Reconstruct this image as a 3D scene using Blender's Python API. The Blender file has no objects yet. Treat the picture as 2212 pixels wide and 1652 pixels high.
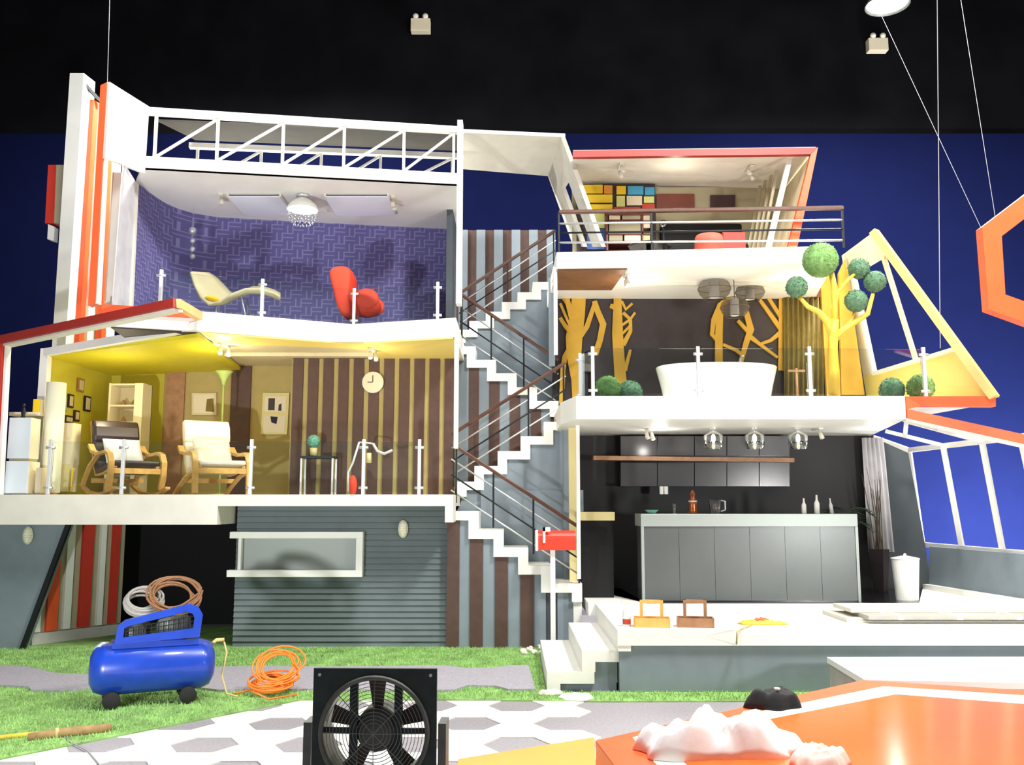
import bpy, math, random
from mathutils import Vector, Matrix
random.seed(7)
R = math.radians
sc = bpy.context.scene
col = sc.collection

# ------------------------------------------------------------------ camera
F = 1995.0                       # focal length in pixels of the 2212 x 1652 frame
PITCH = math.atan(264.0 / F)
CAMP = Vector((0, 0, 1.8))
cam = bpy.data.cameras.new('camera'); camo = bpy.data.objects.new('camera', cam); col.objects.link(camo)
cam.sensor_width = 36; cam.lens = F / 2212.0 * 36; cam.clip_end = 200
camo.location = CAMP; camo.rotation_euler = (R(90) + PITCH, 0, 0)
sc.camera = camo

# ------------------------------------------------------------------ world, exposure, lamps
w = bpy.data.worlds.new('studio_dark'); sc.world = w; w.use_nodes = True
bg = w.node_tree.nodes['Background']; bg.inputs[0].default_value = (.85, .93, 1, 1); bg.inputs[1].default_value = .1
sc.view_settings.view_transform = 'Standard'; sc.view_settings.look = 'None'
sc.view_settings.gamma = 1; sc.view_settings.exposure = 0.5; sc.view_settings.use_curve_mapping = False


def lamp(name, loc, aim, power, size=1.2, color=(1, 1, 1), spread=180):
    l = bpy.data.lights.new(name, 'AREA'); l.shape = 'DISK'; l.size = size; l.energy = power; l.color = color; l.spread = R(spread)
    o = bpy.data.objects.new(name, l); col.objects.link(o); o.location = loc
    o.rotation_euler = (Vector(aim) - Vector(loc)).to_track_quat('-Z', 'Y').to_euler()
    return o


def point(name, loc, power, color=(1, .85, .6), r=.06):
    l = bpy.data.lights.new(name, 'POINT'); l.energy = power; l.color = color; l.shadow_soft_size = r
    o = bpy.data.objects.new(name, l); col.objects.link(o); o.location = loc
    return o


# studio high-bay lamps over the area in front of the house
lamp('high_bay_light', (4.6, 6.2, 9.6), (3.6, 10.5, 1.0), 760, 1.6, (1, .98, .93))
lamp('high_bay_light', (-3.4, 7.6, 9.6), (-3.0, 10.5, 2.0), 215, 1.6, (.97, .98, 1))
lamp('high_bay_light', (.8, 5.2, 9.6), (.6, 10, 1.0), 330, 1.8, (1, .99, .96))
lamp('high_bay_light', (8.5, 8.0, 9.0), (5, 11, 2.5), 260, 1.4, (1, .97, .9))
# low work lamp in front of the house, then an added fill, outside the frame
lamp('work_and_fill_light', (-3.9, 4.6, 1.0), (-2.4, 12.6, 5.2), 105, .22, (.96, .97, 1), 110)
lamp('work_and_fill_light', (6.0, 4.6, 1.7), (2.8, 12.0, 4.4), 80, .5, (1, .98, .95), 110)  # added fill to brighten the front faces on this side
# flood on the blue studio wall, low behind the house
lamp('wall_flood_light', (9.4, 14.8, .6), (8.4, 18, 2.0), 1500, 1.6, (.9, .97, 1))

# ------------------------------------------------------------------ pixel rays (to measure real positions)
FW = Vector((0, math.cos(PITCH), math.sin(PITCH))); UP = Vector((0, -math.sin(PITCH), math.cos(PITCH)))


def ray(px, py):
    return Vector(((px - 1106) / F, 0, 0)) - UP * ((py - 826) / F) + FW


def P(px, py, Y):
    d = ray(px, py); return CAMP + d * (Y / d.y)


def G(px, py, z=0.0):
    d = ray(px, py); return CAMP + d * ((z - CAMP.z) / d.z)


# ------------------------------------------------------------------ materials
M = {}


def lin(c):
    return tuple((x / 255 / 12.92 if x / 255 <= .04045 else ((x / 255 + .055) / 1.055) ** 2.4) for x in c) + (1,)


def mat(name, rgb, rough=.55, metal=0, noise=0, nscale=8, bump=0, spec=.5, emit=None, estr=0, coat=0):
    m = bpy.data.materials.new(name); m.use_nodes = True; nt = m.node_tree; b = nt.nodes['Principled BSDF']
    c = lin(rgb); b.inputs['Base Color'].default_value = c
    b.inputs['Roughness'].default_value = rough; b.inputs['Metallic'].default_value = metal
    b.inputs['Specular IOR Level'].default_value = spec; b.inputs['Coat Weight'].default_value = coat
    if noise or bump:
        tc = nt.nodes.new('ShaderNodeTexCoord'); n = nt.nodes.new('ShaderNodeTexNoise')
        n.inputs['Scale'].default_value = nscale; n.inputs['Detail'].default_value = 5
        nt.links.new(tc.outputs['Object'], n.inputs['Vector'])
        if noise:
            r = nt.nodes.new('ShaderNodeValToRGB'); r.color_ramp.elements[0].position = .3; r.color_ramp.elements[1].position = .7
            r.color_ramp.elements[0].color = tuple(x * (1 - noise) for x in c[:3]) + (1,)
            r.color_ramp.elements[1].color = tuple(min(1, x * (1 + noise)) for x in c[:3]) + (1,)
            nt.links.new(n.outputs['Fac'], r.inputs['Fac']); nt.links.new(r.outputs['Color'], b.inputs['Base Color'])
        if bump:
            bp = nt.nodes.new('ShaderNodeBump'); bp.inputs['Strength'].default_value = bump; bp.inputs['Distance'].default_value = .02
            nt.links.new(n.outputs['Fac'], bp.inputs['Height']); nt.links.new(bp.outputs['Normal'], b.inputs['Normal'])
    if emit:
        b.inputs['Emission Color'].default_value = lin(emit); b.inputs['Emission Strength'].default_value = estr
    M[name] = m
    return m


def glassmat(name, tint, fac, rough=.02):
    m = bpy.data.materials.new(name); m.use_nodes = True; nt = m.node_tree
    for n in list(nt.nodes): nt.nodes.remove(n)
    o = nt.nodes.new('ShaderNodeOutputMaterial'); mx = nt.nodes.new('ShaderNodeMixShader'); t = nt.nodes.new('ShaderNodeBsdfTransparent')
    g = nt.nodes.new('ShaderNodeBsdfGlossy'); lw = nt.nodes.new('ShaderNodeLayerWeight'); ad = nt.nodes.new('ShaderNodeMath')
    t.inputs['Color'].default_value = lin(tint); g.inputs['Roughness'].default_value = rough
    lw.inputs['Blend'].default_value = .25; ad.operation = 'ADD'; ad.inputs[1].default_value = fac
    nt.links.new(lw.outputs['Fresnel'], ad.inputs[0]); nt.links.new(ad.outputs[0], mx.inputs['Fac'])
    nt.links.new(t.outputs[0], mx.inputs[1]); nt.links.new(g.outputs[0], mx.inputs[2]); nt.links.new(mx.outputs[0], o.inputs[0])
    M[name] = m


mat('white', (236, 235, 228), .5, noise=.03, nscale=3)
mat('cream', (238, 226, 190), .55, noise=.03, nscale=3)
mat('offwhite', (214, 210, 196), .6, noise=.05, nscale=4)
mat('orange', (238, 90, 44), .45, noise=.05, nscale=5)
mat('red', (196, 52, 36), .5, noise=.06, nscale=6)
mat('coral', (232, 104, 84), .6)
mat('darkred', (150, 40, 32), .5, noise=.06, nscale=6)
mat('mailred', (216, 58, 38), .4)
mat('woodsoffit', (122, 82, 56), .5, noise=.18, nscale=9)
mat('roofgrey', (66, 62, 56), .7, noise=.06, nscale=6)
mat('sheer', (204, 202, 206), .7, noise=.1, nscale=5)
mat('peach', (240, 190, 120), .5)
mat('slate', (126, 138, 146), .6, noise=.06, nscale=5)
mat('shiplap', (102, 114, 116), .6, noise=.06, nscale=6)
mat('slatedark', (62, 70, 76), .6, noise=.1, nscale=5)
mat('brown', (80, 55, 46), .6, noise=.14, nscale=9)
mat('tan', (174, 156, 96), .65, noise=.05, nscale=5)
mat('olive', (196, 184, 56), .6, noise=.04, nscale=5)
mat('limeyellow', (214, 200, 40), .55, noise=.03, nscale=5)
mat('paleyellow', (240, 216, 120), .55)
mat('mustard', (196, 152, 44), .6, noise=.05, nscale=7)
mat('treeyellow', (234, 186, 62), .5, noise=.06, nscale=7)
mat('navy', (16, 21, 54), .95, noise=.05, nscale=2, spec=0)
mat('barwall', (34, 34, 37), .6, noise=.1, nscale=4)
mat('black', (10, 10, 12), .85)
mat('blackgloss', (26, 26, 28), .18)
mat('studioblack', (15, 15, 18), .95, spec=.05, noise=.3, nscale=1.2)
mat('darkbrown', (48, 39, 42), .6, noise=.15, nscale=8)
mat('steel', (212, 214, 214), .3, metal=.6)
mat('steelmatte', (212, 214, 214), .4, metal=.2)
mat('darkmetal', (34, 38, 40), .45, metal=.5)
mat('handwood', (82, 50, 34), .4, noise=.2, nscale=14)
mat('birch', (226, 176, 96), .4, noise=.12, nscale=14)
mat('leather', (58, 46, 50), .35, noise=.1, nscale=20)
mat('linen', (238, 226, 204), .9, noise=.04, nscale=40, bump=.1)
mat('cloth', (246, 246, 246), .85, noise=.03, nscale=9, bump=.15)
mat('redfabric', (224, 66, 36), .7, noise=.06, nscale=30)
mat('beige', (206, 192, 152), .6, noise=.04, nscale=7)
mat('navydark', (34, 34, 62), .8, noise=.1, nscale=10)
mat('turf', (136, 176, 100), .9, noise=.35, nscale=5, bump=.4)
mat('blade', (156, 196, 116), .8, noise=.3, nscale=3)
mat('leaf', (108, 148, 82), .8, noise=.25, nscale=20)
mat('leafdark', (84, 120, 90), .8, noise=.25, nscale=20)
mat('leafteal', (110, 170, 150), .7, noise=.2, nscale=20)
mat('palm', (44, 66, 44), .6, noise=.2, nscale=10)
mat('carpet', (150, 146, 150), .95, noise=.12, nscale=40, bump=.2)
mat('pathgrey', (164, 160, 168), .95, noise=.14, nscale=45, bump=.3)
mat('hexwhite', (240, 238, 226), .6)
mat('bluetank', (24, 62, 170), .3, noise=.12, nscale=9, coat=.3)
mat('rubber', (26, 26, 26), .8)
mat('hosebrown', (132, 92, 60), .6, noise=.1, nscale=20)
mat('hosegrey', (150, 146, 138), .6)
mat('hosebeige', (204, 182, 120), .6)
mat('hoseorange', (250, 132, 40), .45)
mat('hoseyellow', (216, 180, 56), .6, noise=.2, nscale=25)
mat('fanframe', (40, 54, 52), .5, metal=.3, noise=.25, nscale=14)
mat('sackcloth', (160, 130, 86), .9, noise=.2, nscale=20)
mat('fangrey', (94, 98, 92), .5, metal=.3, noise=.2, nscale=14)
mat('wire', (120, 122, 118), .4, metal=.7)
mat('cable', (150, 150, 156), .6)
mat('orangegloss', (242, 112, 52), .16, noise=.04, nscale=3, spec=.35)
mat('orangetop', (240, 98, 48), .35, noise=.05, nscale=5)
mat('yelloworange', (226, 156, 74), .5, noise=.04, nscale=5)
mat('concrete', (176, 174, 166), .85, noise=.08, nscale=6)
mat('barfront', (92, 97, 96), .34, metal=.35, noise=.06, nscale=2)
mat('bartop', (150, 158, 154), .4, metal=.2)
mat('cabinet', (74, 74, 76), .2, noise=.1, nscale=2)
mat('oak', (160, 118, 84), .5, noise=.18, nscale=12)
mat('sand', (214, 200, 140), .55)
mat('copper', (168, 92, 56), .3, metal=.8)
mat('teal', (66, 150, 190), .5)
mat('paneyellow', (232, 196, 40), .5)
mat('paneorange', (226, 150, 50), .5)
mat('panegreen', (206, 210, 130), .5)
mat('panecream', (220, 208, 180), .5)
mat('panered', (190, 62, 48), .5)
mat('paneblue', (44, 84, 160), .5)
mat('artred', (112, 56, 46), .5, noise=.1, nscale=6)
mat('artdark', (64, 42, 44), .5, noise=.1, nscale=6)
mat('oliveclth', (120, 104, 48), .8, noise=.15, nscale=8)
mat('taupe', (164, 156, 128), .6, noise=.04, nscale=6)
mat('porcelain', (240, 240, 232), .15)
mat('paper', (240, 236, 206), .7)
mat('boxblue', (206, 216, 222), .5)
mat('yellowbox', (248, 206, 20), .5)
mat('pebble', (220, 214, 200), .8, noise=.1, nscale=9)
mat('lampglow', (255, 252, 244), .5, emit=(255, 250, 240), estr=40)
mat('bulbglow', (255, 244, 220), .5, emit=(255, 240, 210), estr=6)
mat('panelglow', (225, 228, 240), .6)
mat('smoke', (88, 78, 66), .6)
mat('frost', (150, 158, 152), .45)
mat('pinkbag', (240, 214, 202), .6)
mat('blackcloth', (24, 24, 28), .8, bump=.3, nscale=12)
mat('greenlamp', (190, 214, 120), .5)
glassmat('glass', (246, 250, 249), .035, .03)
m_ = bpy.data.materials.new('smokeglass'); m_.use_nodes = True; M['smokeglass'] = m_; nt_ = m_.node_tree
tr_ = nt_.nodes.new('ShaderNodeBsdfTransparent'); mx_ = nt_.nodes.new('ShaderNodeMixShader'); mx_.inputs[0].default_value = .55
b_ = nt_.nodes['Principled BSDF']; b_.inputs['Base Color'].default_value = lin((92, 80, 66)); b_.inputs['Roughness'].default_value = .7
nt_.links.new(tr_.outputs[0], mx_.inputs[1]); nt_.links.new(b_.outputs[0], mx_.inputs[2]); nt_.links.new(mx_.outputs[0], nt_.nodes['Material Output'].inputs[0])
glassmat('clearglass', (236, 240, 238), .14, .03)


def purple():
    m = bpy.data.materials.new('purpleweave'); m.use_nodes = True; nt = m.node_tree; b = nt.nodes['Principled BSDF']; L = nt.links.new
    tc = nt.nodes.new('ShaderNodeTexCoord'); sp = nt.nodes.new('ShaderNodeSeparateXYZ'); L(tc.outputs['Object'], sp.inputs[0])

    def mth(op, a, c=None):
        n = nt.nodes.new('ShaderNodeMath'); n.operation = op
        for i, v in enumerate((a, c)):
            if v is None: continue
            if isinstance(v, (int, float)): n.inputs[i].default_value = v
            else: L(v, n.inputs[i])
        return n.outputs[0]
    u = mth('DIVIDE', mth('SUBTRACT', sp.outputs[0], sp.outputs[1]), .125); v = mth('DIVIDE', sp.outputs[2], .125)
    ck = mth('FLOORED_MODULO', mth('ADD', mth('FLOOR', u), mth('FLOOR', v)), 2)
    lu = mth('GREATER_THAN', mth('FRACT', mth('MULTIPLY', u, 2)), .74); lv = mth('GREATER_THAN', mth('FRACT', mth('MULTIPLY', v, 2)), .74)
    ln = mth('ADD', mth('MULTIPLY', ck, lu), mth('MULTIPLY', mth('SUBTRACT', 1, ck), lv))
    mx = nt.nodes.new('ShaderNodeMix'); mx.data_type = 'RGBA'; mx.inputs[6].default_value = lin((92, 88, 140)); mx.inputs[7].default_value = lin((128, 122, 168))
    L(ln, mx.inputs[0]); L(mx.outputs[2], b.inputs['Base Color']); b.inputs['Roughness'].default_value = .8
    M['purpleweave'] = m


purple()


# ------------------------------------------------------------------ mesh building
class MB:
    def __init__(s): s.v = []; s.f = []

    def add(s, vs, fs):
        n = len(s.v); s.v += [tuple(x) for x in vs]; s.f += [tuple(i + n for i in q) for q in fs]; return s

    def box(s, x0, x1, y0, y1, z0, z1):
        vs = [(x, y, z) for z in (z0, z1) for y in (y0, y1) for x in (x0, x1)]
        return s.add(vs, [(0, 2, 3, 1), (4, 5, 7, 6), (0, 1, 5, 4), (2, 6, 7, 3), (0, 4, 6, 2), (1, 3, 7, 5)])

    def prism(s, pts, vec):
        pts = [Vector(p) for p in pts]; vec = Vector(vec); n = len(pts)
        nrm = Vector((0, 0, 0))
        for i in range(n): nrm += pts[i].cross(pts[(i + 1) % n])
        if nrm.dot(vec) > 0: pts.reverse()
        fs = [tuple(range(n)), tuple(range(2 * n - 1, n - 1, -1))]
        for i in range(n):
            j = (i + 1) % n; fs.append((j, i, n + i, n + j))
        return s.add(pts + [p + vec for p in pts], fs)

    def beam(s, a, b, w, h, side=None):
        a, b = Vector(a), Vector(b); d = (b - a).normalized()
        if side is None:
            side = d.cross(Vector((0, 0, 1)))
            if side.length < .05: side = Vector((1, 0, 0))
        side = (Vector(side) - d * Vector(side).dot(d)).normalized(); u = side.cross(d)
        vs = [p + side * (sx * w / 2) + u * (sy * h / 2) for p in (a, b) for sx, sy in ((-1, -1), (1, -1), (1, 1), (-1, 1))]
        return s.add(vs, [(3, 2, 1, 0), (4, 5, 6, 7), (0, 1, 5, 4), (1, 2, 6, 5), (2, 3, 7, 6), (3, 0, 4, 7)])

    def sweep(s, pts, w, h, side=(1, 0, 0)):
        """rectangular bar along a path; w across (side), h through the thickness"""
        pts = [Vector(p) for p in pts]; side = Vector(side).normalized(); n = len(pts); vs = []
        for i, p in enumerate(pts):
            d = (pts[min(i + 1, n - 1)] - pts[max(i - 1, 0)]).normalized(); u = side.cross(d).normalized()
            ww = w[i] if isinstance(w, (list, tuple)) else w; hh = h[i] if isinstance(h, (list, tuple)) else h
            vs += [p + side * (sx * ww / 2) + u * (sy * hh / 2) for sx, sy in ((-1, -1), (1, -1), (1, 1), (-1, 1))]
        fs = [(0, 1, 2, 3), tuple(4 * n - 4 + k for k in (3, 2, 1, 0))]
        for i in range(n - 1):
            for k in range(4):
                a = 4 * i + k; b = 4 * i + (k + 1) % 4; fs.append((a, a + 4, b + 4, b))
        return s.add(vs, fs)

    def tube(s, pts, r, k=8, closed=False):
        pts = [Vector(p) for p in pts]; n = len(pts); vs = []; pu = None
        for i, p in enumerate(pts):
            d = (pts[(i + 1) % n if closed else min(i + 1, n - 1)] - pts[(i - 1) % n if closed else max(i - 1, 0)]).normalized()
            if pu is None: pu = d.orthogonal().normalized()
            pu = (pu - d * pu.dot(d)).normalized(); v = d.cross(pu); rr = r[i] if isinstance(r, (list, tuple)) else r
            vs += [p + pu * (math.cos(t) * rr) + v * (math.sin(t) * rr) for t in (2 * math.pi * j / k for j in range(k))]
        fs = []
        for i in range(n if closed else n - 1):
            for j in range(k):
                a = i * k + j; b = i * k + (j + 1) % k; c = ((i + 1) % n) * k
                fs.append((a, b, c + (j + 1) % k, c + j))
        if not closed: fs += [tuple(range(k - 1, -1, -1)), tuple(range((n - 1) * k, n * k))]
        return s.add(vs, fs)

    def lathe(s, prof, c=(0, 0, 0), k=24, axis='z', sx=1, sy=1, cap=True):
        vs = []; n = len(prof)
        for r, z in prof:
            for j in range(k):
                t = 2 * math.pi * j / k; a, b = r * math.cos(t) * sx, r * math.sin(t) * sy
                q = (a, b, z) if axis == 'z' else ((z, a, b) if axis == 'x' else (b, z, a))
                vs.append((q[0] + c[0], q[1] + c[1], q[2] + c[2]))
        fs = []
        for i in range(n - 1):
            for j in range(k):
                a = i * k + j; b = i * k + (j + 1) % k; fs.append((a, b, b + k, a + k))
        if cap: fs += [tuple(range(k - 1, -1, -1)), tuple(range((n - 1) * k, n * k))]
        return s.add(vs, fs)

    def ball(s, c, rx, ry=None, rz=None, k=16, m=10):
        ry = ry or rx; rz = rz or rx; prof = [(math.sin(math.pi * i / m), -math.cos(math.pi * i / m)) for i in range(m + 1)]
        prof[0] = (.001, -1); prof[-1] = (.001, 1); vs = []; n0 = len(s.v)
        t = MB(); t.lathe(prof, k=k)
        return s.add([(x * rx + c[0], y * ry + c[1], z * rz + c[2]) for x, y, z in t.v], t.f)

    def leaves(s, c, r, n, size):
        c = Vector(c)
        for _ in range(n):
            d = Vector((random.gauss(0, 1), random.gauss(0, 1), random.gauss(0, 1))).normalized()
            p = c + d * r * random.uniform(.93, 1.0); t = d.orthogonal().normalized(); t.rotate(Matrix.Rotation(random.uniform(0, 6.3), 3, d))
            e = (d * random.uniform(.2, .9) + t).normalized() * size; q = d.cross(t) * size * .35
            s.add([p - q, p + q, p + e], [(0, 1, 2)])
        return s

    def build(s, name, material, parent=None, local=False, smooth=False, bev=0, sub=0):
        me = bpy.data.meshes.new(name); me.from_pydata(s.v, [], s.f); me.update()
        me.materials.append(M[material])
        o = bpy.data.objects.new(name, me); col.objects.link(o)
        if smooth: me.polygons.foreach_set('use_smooth', [True] * len(me.polygons))
        if bev:
            b = o.modifiers.new('bevel', 'BEVEL'); b.width = bev; b.segments = 2; b.limit_method = 'ANGLE'
        if sub:
            b = o.modifiers.new('subdivision', 'SUBSURF'); b.levels = sub; b.render_levels = sub
        if parent is not None:
            o.parent = parent
            if not local and parent.parent is None: o.matrix_parent_inverse = parent.matrix_basis.inverted()
        return o


def tag(o, label=None, cat=None, group=None, kind=None):
    if label: o['label'] = label
    if cat: o['category'] = cat
    if group: o['group'] = group
    if kind: o['kind'] = kind
    return o


def empty(name, loc=(0, 0, 0), rz=0, label=None, cat=None, group=None, kind=None):
    o = bpy.data.objects.new(name, None); col.objects.link(o); o.location = loc; o.rotation_euler = (0, 0, rz)
    o.matrix_basis = Matrix.Translation(Vector(loc)) @ Matrix.Rotation(rz, 4, 'Z')
    return tag(o, label, cat, group, kind)


def struct(o, label=None):
    o['kind'] = 'structure'
    if label: o['label'] = label
    return o


def copy_tree(o, parent=None):
    c = o.copy(); col.objects.link(c); c.parent = parent
    for ch in list(o.children): copy_tree(ch, c)
    return c


def quad(px, Y, th, name, material, parent=None, **kw):
    """flat board from an outline measured at depth Y, th metres thick"""
    return MB().prism([P(x, y, Y) for x, y in px], (0, th, 0)).build(name, material, parent, **kw)


def pleats(pts_top, pts_bot, amp, n):
    """pleated sheet: wavy in depth between a top and a bottom line"""
    mb = MB(); a0, a1 = pts_top; b0, b1 = pts_bot; k = n * 6
    for side in (0, .012):
        for i in range(k + 1):
            t = i / k; dy = Vector((0, amp * math.sin(2 * math.pi * n * t) + side, 0)); mb.v += [tuple(a0.lerp(a1, t) + dy), tuple(b0.lerp(b1, t) + dy)]
    o = 2 * (k + 1)
    for i in range(k): a = 2 * i; mb.f += [(a, a + 1, a + 3, a + 2), (o + a + 2, o + a + 3, o + a + 1, o + a), (a, a + 2, o + a + 2, o + a), (a + 1, o + a + 1, o + a + 3, a + 3)]
    mb.f += [(0, o, o + 1, 1), (2 * k, 2 * k + 1, o + 2 * k + 1, o + 2 * k)]
    return mb
# ================================================================== STUDIO SHELL
floor = struct(MB().box(-16, 16, -3, 18.2, -.1, 0).build('floor', 'carpet'), 'grey carpeted studio floor')
struct(MB().box(-18, 18, 18, 18.2, 0, 9.3).build('wall_back', 'navy'), 'deep blue studio backdrop wall')
struct(MB().box(-18, 18, 18.05, 18.25, 9.3, 15).build('wall_back_upper', 'studioblack'), 'black upper studio wall')
struct(MB().box(-18, 18, -3, 18.2, 14, 14.2).build('ceiling', 'studioblack'), 'black studio ceiling')
for i in range(6):
    struct(MB().beam((-17, 7 + i * 2, 13.7), (17, 7 + i * 2, 13.7), .18, .3).build('ceiling_beam', 'studioblack'), 'dark steel ceiling beam')

# lawn, path
lawn_pts = [(-11, 14), (.33, 14), (.33, 9.22), (4.0, 9.22)] + [tuple(G(x, y)[:2]) for x, y in ((1960, 1515), (1300, 1517), (950, 1513), (640, 1515), (0, 1642), (-500, 1742))]
struct(MB().prism([(x, y, 0) for x, y in lawn_pts], (0, 0, .012)).build('lawn', 'turf'), 'green artificial turf in front of the house')
up = [(-300, 1440), (0, 1442), (60, 1446), (120, 1460), (200, 1463), (300, 1457), (400, 1450), (480, 1446), (560, 1444), (700, 1446), (960, 1443), (1010, 1449), (1060, 1449), (1100, 1443), (1142, 1443)]
lo = [(1157, 1495), (1100, 1496), (1070, 1488), (1010, 1487), (980, 1497), (900, 1498), (700, 1495), (560, 1496), (470, 1497), (400, 1488), (330, 1487), (230, 1489), (130, 1498), (66, 1497), (60, 1489), (0, 1487), (-300, 1487)]
path_pts = [G(x, y) for x, y in up + lo]
struct(MB().prism([(p.x, p.y, .012) for p in path_pts], (0, 0, .022)).build('path', 'pathgrey'), 'wavy grey path across the turf')


def inside(x, y, poly):
    c = False; n = len(poly)
    for i in range(n):
        x1, y1 = poly[i][0], poly[i][1]; x2, y2 = poly[i - 1][0], poly[i - 1][1]
        if (y1 > y) != (y2 > y) and x < (x2 - x1) * (y - y1) / (y2 - y1) + x1: c = not c
    return c


gb = MB(); cnt = 0
while cnt < 52000:
    x = random.uniform(-7.5, 4); y = random.uniform(6.6, 12.0)
    if not inside(x, y, lawn_pts) or inside(x, y, path_pts): continue
    a = random.uniform(0, 6.283); h = random.uniform(.015, .032); dx, dy = math.cos(a) * .005, math.sin(a) * .005
    gb.v += [(x - dx, y - dy, .011), (x + dx, y + dy, .011), (x + random.uniform(-.015, .015), y + random.uniform(-.015, .015), .012 + h)]
    gb.f.append((3 * cnt, 3 * cnt + 1, 3 * cnt + 2)); cnt += 1
tag(gb.build('grass', 'blade'), 'short green turf blades covering the lawn', 'grass', kind='stuff')

# white hexagon tiles on the grey floor; every third hexagon is left open so that the grey floor shows
HR = .262; c0 = G(603, 1564); yb = G(700, 1515).y; p1, p2 = G(640, 1517), G(0, 1644)


def clip(poly, a, b, c):          # keep a*x + b*y <= c
    out = []
    for i in range(len(poly)):
        p, q = poly[i - 1], poly[i]; dp, dq = a * p[0] + b * p[1] - c, a * q[0] + b * q[1] - c
        if (dp <= 0) != (dq <= 0):
            t = dp / (dp - dq); out.append((p[0] + (q[0] - p[0]) * t, p[1] + (q[1] - p[1]) * t))
        if dq <= 0: out.append(q)
    return out


na, nb = -(p2.y - p1.y), (p2.x - p1.x)
if nb < 0: na, nb = -na, -nb
ncc = na * p1.x + nb * p1.y
full = None
for i in range(-12, 12):
    for j in range(-8, 8):
        x = c0.x + 1.5 * HR * i; y = c0.y + HR * math.sqrt(3) * (j + (i % 2) * .5)
        if x < -4.6 or x > .92 or y < 5.6: continue
        ax = i; az = j - (i - (i & 1)) // 2
        if (ax - az) % 3 == 0: continue
        if x + HR > G(1340, 1555).x + .1 and y > 6: continue
        hexa = [(x + HR * math.cos(R(60 * k)), y + HR * math.sin(R(60 * k))) for k in range(6)]
        cl = clip(clip(hexa, 0, 1, yb), na, nb, ncc)
        if len(cl) < 3: continue
        ar = abs(sum(cl[k - 1][0] * cl[k][1] - cl[k][0] * cl[k - 1][1] for k in range(len(cl)))) / 2
        if ar < .01: continue
        if ar > .998 * 2.598 * HR * HR:
            if full is None:
                m = MB().prism([(HR * math.cos(R(60 * k)), HR * math.sin(R(60 * k)), 0) for k in range(6)], (0, 0, .008)).build('tile', 'hexwhite', floor)
                full = m
            else:
                m = full.copy(); col.objects.link(m)
            m.location = (x, y, 0)
        else:
            MB().prism([(a, b, 0) for a, b in cl], (0, 0, .008)).build('tile', 'hexwhite', floor)

# ================================================================== HOUSE BY THE STAIRS: GROUND FLOOR (garage, shiplap)
gw = empty('garage_wall_front', (-2.2, 12.1, 0)); struct(gw, 'slate grey shiplap garage wall')
X0, X1, ZT = -3.56, -.84, 1.80
wl, wr, wb, wt = P(515, 1240, 12.1).x, P(772, 1240, 12.1).x, P(640, 1238, 12.1).z, P(640, 1158, 12.1).z
MB().box(X0, wl, 12.12, 12.2, 0, ZT).box(wr, X1, 12.12, 12.2, 0, ZT).box(wl, wr, 12.12, 12.2, 0, wb).box(wl, wr, 12.12, 12.2, wt, ZT).build('wall_backing', 'slatedark', gw)
NP = 24; ph = ZT / NP
for i in range(NP):
    za, zb_ = i * ph, (i + 1) * ph - .006
    for xa, xb in ([(X0, wl), (wr, X1)] if zb_ > wb + .01 and za < wt - .01 else [(X0, X1)]):
        MB().add([(xa, 12.085, za), (xb, 12.085, za), (xb, 12.105, zb_), (xa, 12.105, zb_), (xa, 12.12, za), (xb, 12.12, za), (xb, 12.12, zb_), (xa, 12.12, zb_)],
                 [(0, 1, 2, 3), (7, 6, 5, 4), (4, 5, 1, 0), (3, 2, 6, 7), (4, 0, 3, 7), (1, 5, 6, 2)]).build('plank', 'shiplap', gw)
struct(MB().box(X0, X0 + .08, 12.2, 14.4, 0, ZT).build('garage_wall_side', 'slatedark'), 'dark end wall of the garage')
w1 = empty('window_1', (-2.6, 12.1, 1)); struct(w1, 'long low garage window in a thick white frame')
wa = P(498, 1242, 12.02); wz = P(785, 1148, 12.02)
t = .085
MB().box(wa.x - .04, wz.x, 11.98, 12.12, wa.z - .02, wa.z + t - .02).build('frame_bar', 'white', w1, bev=.004)
MB().box(wa.x - .02, wz.x, 11.98, 12.12, wz.z - t, wz.z).build('frame_bar', 'white', w1, bev=.004)
MB().box(wz.x - t, wz.x, 11.985, 12.12, wa.z + t - .02, wz.z - t).build('frame_bar', 'white', w1, bev=.004)
MB().box(wa.x + .08, wa.x + .12, 12.03, 12.12, wa.z + t - .02, wz.z - t).build('frame_bar', 'white', w1, bev=.004)
MB().box(wl, wr, 12.14, 12.15, wb, wt).build('pane', 'frost', w1)


def bulkhead(px, py, Y, label):
    c = P(px, py, Y); e = empty('wall_lamp', (c.x, c.y, c.z), 0, label, 'wall lamp', 'oval bulkhead lamps')
    MB().lathe([(.02, 0), (.062, 0), (.066, -.02), (.064, -.03)], (0, 0, 0), 20, 'y', 1.75, 1).build('base', 'offwhite', e, local=True, smooth=True)
    MB().ball((0, -.03, 0), .052, .05, .1).build('diffuser', 'paper', e, local=True, smooth=True)
    g = MB()
    for dz in (-.06, -.03, 0, .03, .06):
        w_ = .057 * math.sqrt(1 - (dz / .115) ** 2)
        g.tube([(w_ * math.sin(t), -.03 - .056 * math.cos(t) * math.sqrt(1 - (dz / .115) ** 2), dz) for t in [R(-90 + 22.5 * q) for q in range(9)]], .005, 5)
    g.build('cage', 'white', e, local=True, smooth=True)


bulkhead(871, 1142, 12.085, 'oval white caged lamp on the grey shiplap wall')
bulkhead(62, 1156, 11.9, 'oval white caged lamp on the tilted grey panel')

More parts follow.
